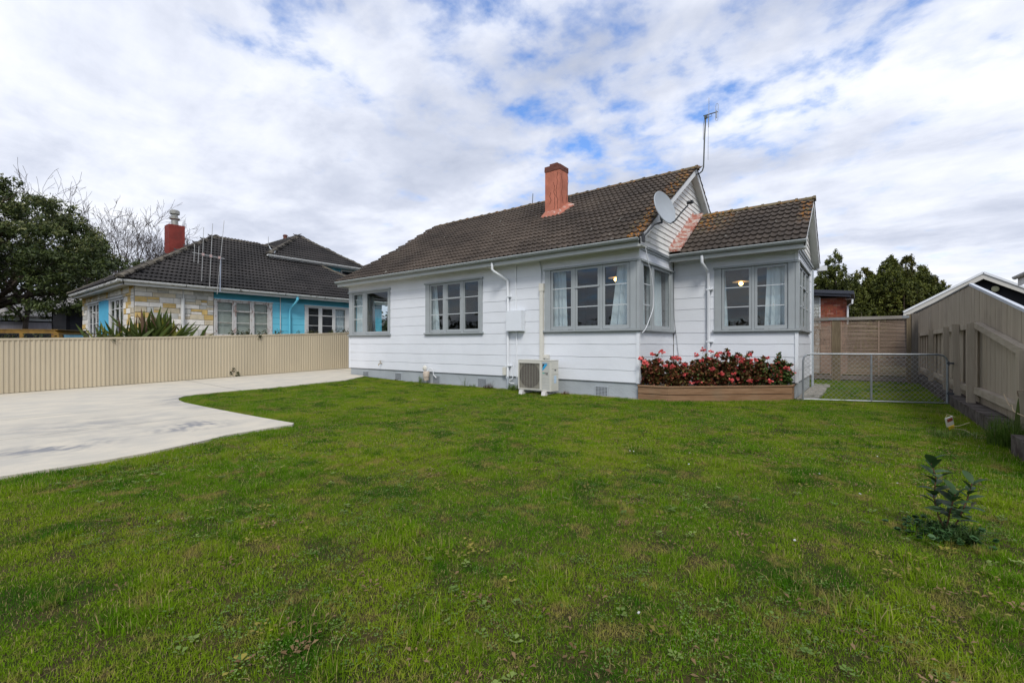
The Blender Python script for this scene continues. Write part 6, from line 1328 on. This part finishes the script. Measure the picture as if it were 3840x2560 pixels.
rustw = foliage_mat('rusty_weed', (.06, .05, .02), (.16, .07, .03))
for i, (x, y, n_, h, lb) in enumerate([(-14.25, 9.66, 25, .10, 'tiny rusty weed at the end of the drive slab by the plinth'), (-12.3, 9.66, 40, .12, 'small rusty weed below the second plinth vent'), (-10.98, 9.62, 60, .30, 'dark weed climbing behind the gas meter'), (-9.15, 9.66, 14, .42, 'thin tall weed left of the fourth plinth vent'), (-8.2, 9.62, 90, .20, 'bushy brown weed right of the fourth plinth vent'), (-7.35, 9.62, 220, .20, 'long grass at the foot of the white downpipe beside the heat pump'), (-5.75, 9.62, 60, .12, 'brown weed by the right foot of the heat pump'), (-8.85, 9.66, 50, .14, 'green weed under the fourth plinth vent')]):
    tuft(x, y, n_, h, .10 + .05 * (n_ > 80), lb, 80 + i, rustw if i in (0, 1, 4, 6) else None, 'weed', .5, .005)

# ------------------------------------------------------------------ the lawn
n = NT('lawn_blades'); at = n.N('ShaderNodeAttribute', attribute_name='rnd').outputs['Fac']
g1_ = n.ss(n.noise(.55, 5, .6), .36, .64); g2_ = n.ss(n.noise(3.4, 7, .72, loc=(3, 1, 0)), .52, .64); g3_ = n.ss(n.noise(1.5, 5, .62, loc=(8, 4, 0)), .50, .64)
c = n.mix(g1_, (.082, .195, .004), (.175, .262, .009)); c = n.mix(g3_, c, (.040, .125, .004)); c = n.mix(n.math('MULTIPLY', g2_, .75), c, (.36, .30, .085))
c = n.mix(n.ss(at, 0, .8, 0, .55), c, n.mix(1.0, c, (1.7, 1.6, 1.5), 'MULTIPLY')); thr = n.math('SUBTRACT', at, n.math('MULTIPLY', g2_, .30)); c = n.mix(n.math('GREATER_THAN', at, .87), c, (.44, .37, .15)); c = n.mix(n.math('MULTIPLY', n.math('GREATER_THAN', n.math('ADD', at, n.math('MULTIPLY', g2_, .34)), .96), .8), c, (.24, .185, .08))
n.fin(c, .75, 0, .08); tl = n.N('ShaderNodeBsdfTranslucent'); n.L(c, tl.inputs[0]); m_ = n.N('ShaderNodeMixShader'); m_.inputs[0].default_value = .35; n.L(n.b.outputs[0], m_.inputs[1]); n.L(tl.outputs[0], m_.inputs[2]); n.L(m_.outputs[0], n.o.inputs[0]); lawnm = n.m
def patch(name, R_, n_, h, w, seed, lean=.8, square=True):
    rng = np.random.default_rng(seed); p = rng.uniform(-R_, R_, (n_, 2)) if square else (lambda a, q: np.stack([q * np.cos(a), q * np.sin(a)], 1))(rng.uniform(0, 6.283, n_), R_ * np.sqrt(rng.uniform(0, 1, n_)))
    hv_ = np.array([.75 + .6 * noise.noise(Vector((x * 5, y * 5, seed))) for x, y in p]); H_ = h * rng.uniform(.45, 1.2, n_) * np.clip(hv_, .35, 1.6); a = rng.uniform(0, 6.283, n_); ln = np.clip(np.abs(rng.normal(size=n_)) * lean, 0, 2.2); d = np.stack([np.cos(a), np.sin(a)], 1); tw = rng.uniform(-.6, .6, n_) + a; s = np.stack([-np.sin(tw), np.cos(tw), np.zeros(n_)], 1) * (w * rng.uniform(.7, 1.3, n_))[:, None]
    V = []
    for t, k in ((0, 1), (.5, .85), (1, .1)):
        z = H_ * t * (1 - .32 * ln * t).clip(.12) ; c_ = np.stack([p[:, 0] + d[:, 0] * H_ * ln * t * t * .8, p[:, 1] + d[:, 1] * H_ * ln * t * t * .8, z - .004], 1); V += [c_ - s * k, c_ + s * k]
    V = np.stack(V, 1); base = np.arange(n_)[:, None] * 6; F = np.concatenate([base + np.array([[2 * i, 2 * i + 1, 2 * i + 3, 2 * i + 2]]) for i in range(2)])
    return raw_mesh(name, V.reshape(-1, 3), F, lawnm, np.repeat(rng.uniform(0, 1, n_), 6))
def to_coll(name, meshes):
    cc = bpy.data.collections.new(name)
    for i, m in enumerate(meshes): o = bpy.data.objects.new('%s_%d' % (name, i), m); cc.objects.link(o)
    return cc
near = to_coll('lawn_patch_near', [patch('np%d' % i, .22, 1500, .034, .0014, 200 + i, .9) for i in range(6)])
far = to_coll('lawn_patch_far', [patch('fp%d' % i, .42, 2400, .036, .0026, 220 + i, .9) for i in range(5)])
edg = to_coll('lawn_patch_edge', [patch('ep%d' % i, .07, 110, .058, .0018, 240 + i, .8, False) for i in range(5)])
lng = to_coll('lawn_patch_long', [patch('lp%d' % i, .12, 320, .095, .0019, 260 + i, 1.0, False) for i in range(4)])
def inside(poly, x, y):
    c_ = False; j = len(poly) - 1
    for i in range(len(poly)):
        xi, yi = poly[i]; xj, yj = poly[j]
        if (yi > y) != (yj > y) and x < (xj - xi) * (y - yi) / (yj - yi) + xi: c_ = not c_
        j = i
    return c_
def dseg(poly, x, y):
    best = 9
    for (xa, ya_), (xb, yb_) in zip(poly, poly[1:] + poly[:1]):
        L2 = (xb - xa) ** 2 + (yb_ - ya_) ** 2; t = max(0, min(1, ((x - xa) * (xb - xa) + (y - ya_) * (yb_ - ya_)) / max(L2, 1e-9))); best = min(best, math.hypot(x - xa - t * (xb - xa), y - ya_ - t * (yb_ - ya_)))
    return best
LAWN = [(-6.28, -1.2), (-6.28, 1.2), (-6.34, 1.6), (-6.50, 2.1), (-6.70, 2.5), (-6.78, 3.0), (-6.82, 3.46), (-6.95, 3.54), (-8.0, 3.48), (-8.8, 3.44), (-10.0, 3.40), (-11.2, 3.39), (-11.8, 3.46), (-12.23, 3.59), (-12.57, 3.79), (-12.79, 4.2), (-12.89, 4.8), (-12.95, 6.1), (-13.22, 7.3), (-13.39, 8.5), (-14.07, 9.62), (-14.2, 9.74), (-4.0, 9.76), (-3.31, 9.80), (-1.2, 11.74), (-.74, 11.95), (-.72, 16.0), (-2.6, 16.2), (-2.6, 18.95), (1.41, 18.95), (1.41, 8.3), (1.34, 7.6), (1.34, .5), (.4, -1.2)]
def scatter(name, coll, step, jit, test, seed, zoff=0, smin=.85, smax=1.15, kind='stuff'):
    r_ = random.Random(seed); P = []; x = -15.0
    while x < 2:
        y = -1.5
        while y < 19:
            px, py = x + r_.uniform(-jit, jit), y + r_.uniform(-jit, jit)
            if inside(LAWN, px, py) and test(px, py, r_): P.append((px, py, gz(px, py) + zoff))
            y += step
        x += step
    me = bpy.data.meshes.new(name); me.from_pydata(P, [], []); ar = me.attributes.new('rot', 'FLOAT_VECTOR', 'POINT'); asx = me.attributes.new('scl', 'FLOAT', 'POINT'); ai = me.attributes.new('idx', 'INT', 'POINT')
    for i in range(len(P)): ar.data[i].vector = (0, 0, r_.uniform(0, 6.283)); asx.data[i].value = r_.uniform(smin, smax); ai.data[i].value = r_.randrange(len(coll.objects))
    o = link(name, me); g = bpy.data.node_groups.new(name, 'GeometryNodeTree'); g.interface.new_socket('Geometry', in_out='INPUT', socket_type='NodeSocketGeometry'); g.interface.new_socket('Geometry', in_out='OUTPUT', socket_type='NodeSocketGeometry')
    N_ = g.nodes.new; gi = N_('NodeGroupInput'); go = N_('NodeGroupOutput'); ip = N_('GeometryNodeInstanceOnPoints'); ci = N_('GeometryNodeCollectionInfo'); ci.inputs['Collection'].default_value = coll; ci.inputs['Separate Children'].default_value = True; ci.inputs['Reset Children'].default_value = True
    def na(nm, ty): q = N_('GeometryNodeInputNamedAttribute'); q.data_type = ty; q.inputs[0].default_value = nm; return q.outputs[0]
    lk = g.links.new; lk(gi.outputs[0], ip.inputs['Points']); lk(ci.outputs[0], ip.inputs['Instance']); ip.inputs['Pick Instance'].default_value = True; lk(na('idx', 'INT'), ip.inputs['Instance Index']); lk(na('scl', 'FLOAT'), ip.inputs['Scale'])
    er = N_('FunctionNodeEulerToRotation'); lk(na('rot', 'FLOAT_VECTOR'), er.inputs[0]); lk(er.outputs[0], ip.inputs['Rotation']); lk(ip.outputs[0], go.inputs[0])
    md = o.modifiers.new('scatter', 'NODES'); md.node_group = g; o['kind'] = 'stuff'; return o, len(P)
def dcam(x, y): return math.hypot(x, y)
def infront(x, y): return (-.609 * x + .793 * y) > .3
cnts = []
cnts.append(scatter('lawn_grass_near', near, .25, .09, lambda x, y, r_: dcam(x, y) < 5.6 and infront(x, y) and dseg(LAWN, x, y) > .24, 1)[1])
cnts.append(scatter('lawn_grass', far, .45, .13, lambda x, y, r_: dcam(x, y) > 5.2 and infront(x, y) and dseg(LAWN, x, y) > .42, 2)[1])
cnts.append(scatter('lawn_edge_grass', edg, .075, .03, lambda x, y, r_: infront(x, y) and dseg(LAWN, x, y) < .46 and (dcam(x, y) < 14 or r_.random() < .6), 3)[1])
cnts.append(scatter('lawn_long_grass', lng, .30, .14, lambda x, y, r_: infront(x, y) and noise.noise(Vector((x * 1.3, y * 1.3, 4))) > .12 and r_.random() < .8 and dseg(LAWN, x, y) > .1, 4, smin=.6, smax=1.15)[1])
print('lawn points', cnts)
# flat weeds, clover and daisies in the grass
rng = np.random.default_rng(15)
def broad(name, n_, size, col_a, col_b, rad, zmin=.015, near_only=True, seed=1, stretch=2.4, clump=6):
    r_ = random.Random(seed); C_ = []; 
    while len(C_) < n_:
        x, y = r_.uniform(-7, 1.2), r_.uniform(.6, 9)
        if inside(LAWN, x, y) and infront(x, y) and noise.noise(Vector((x * 1.1, y * 1.1, seed * 7.3))) > .05: C_.append((x, y))
    V = []; rn = []
    for (x, y) in C_:
        k = r_.randint(clump - 2, clump + 4); r0 = r_.random(); a0 = r_.uniform(0, 6)
        for j in range(k):
            a = a0 + j * 6.283 / k + r_.uniform(-.3, .3); L_ = size * r_.uniform(.6, 1.2); w = L_ / stretch; el = r_.uniform(.05, .5); o_ = r_.uniform(.0, rad); px, py = x + o_ * math.cos(a), y + o_ * math.sin(a); z = zmin + r_.uniform(0, .018) + gz(x, y); dx, dy = math.cos(a), math.sin(a)
            V += [(px, py, z), (px + dx * L_ * .55 - dy * w, py + dy * L_ * .55 + dx * w, z + L_ * el), (px + dx * L_, py + dy * L_, z + L_ * el * .8), (px + dx * L_ * .55 + dy * w, py + dy * L_ * .55 - dx * w, z + L_ * el)]; rn += [min(1, r0 * .7 + r_.random() * .3)] * 4
    F = np.arange(len(V)).reshape(-1, 4); o = link(name, raw_mesh(name, np.array(V), F, foliage_mat(name + '_leaf', col_a, col_b, tr=.2), np.array(rn))); o['kind'] = 'stuff'
broad('lawn_clover', 2600, .011, (.09, .17, .025), (.16, .25, .05), .035, seed=2, stretch=2.2, clump=9)
broad('lawn_broadleaf_weeds', 300, .024, (.11, .19, .03), (.22, .28, .07), .012, seed=3)
broad('lawn_yellow_leaves', 240, .026, (.20, .18, .03), (.32, .27, .05), .05, seed=4, clump=5)
broad('lawn_brown_litter', 420, .030, (.16, .095, .04), (.30, .20, .10), .05, seed=5, clump=4, stretch=4)
def dry(): pass
dz_ = []; r_ = random.Random(12)
for (px_, py_) in [(1300, 1443), (1306, 1446), (1318, 1450), (1326, 1450), (1334, 1452), (1345, 1448), (1352, 1452), (1360, 1450), (1368, 1449), (1376, 1452), (1384, 1447), (1392, 1450), (1398, 1448), (1320, 1456), (1330, 1458), (1335, 1455), (1315, 1437), (1324, 1436), (1370, 1461), (1630, 1480), (1550, 1495), (1558, 1497), (1670, 1520), (1530, 1535), (2362, 1689), (2376, 1691), (2586, 1697), (2583, 1739), (3073, 1775), (2980, 2024), (3290, 1710), (3365, 1810), (3225, 1850), (2395, 2295)]:
    d = ray_w(px_, py_); k = -1.20 / d.z; dz_.append((d.x * k, d.y * k, .05))
V, F, rn = leaf_cloud(rng, np.array(dz_), len(dz_) * 6, .0075, up=2.5); o = link('daisies', raw_mesh('daisies', V, F, foliage_mat('daisy_petal', (.75, .75, .72), (.8, .8, .78), tr=.2), rn)); tag(o, 'scattered small white daisies in the lawn', 'daisies', kind='stuff')
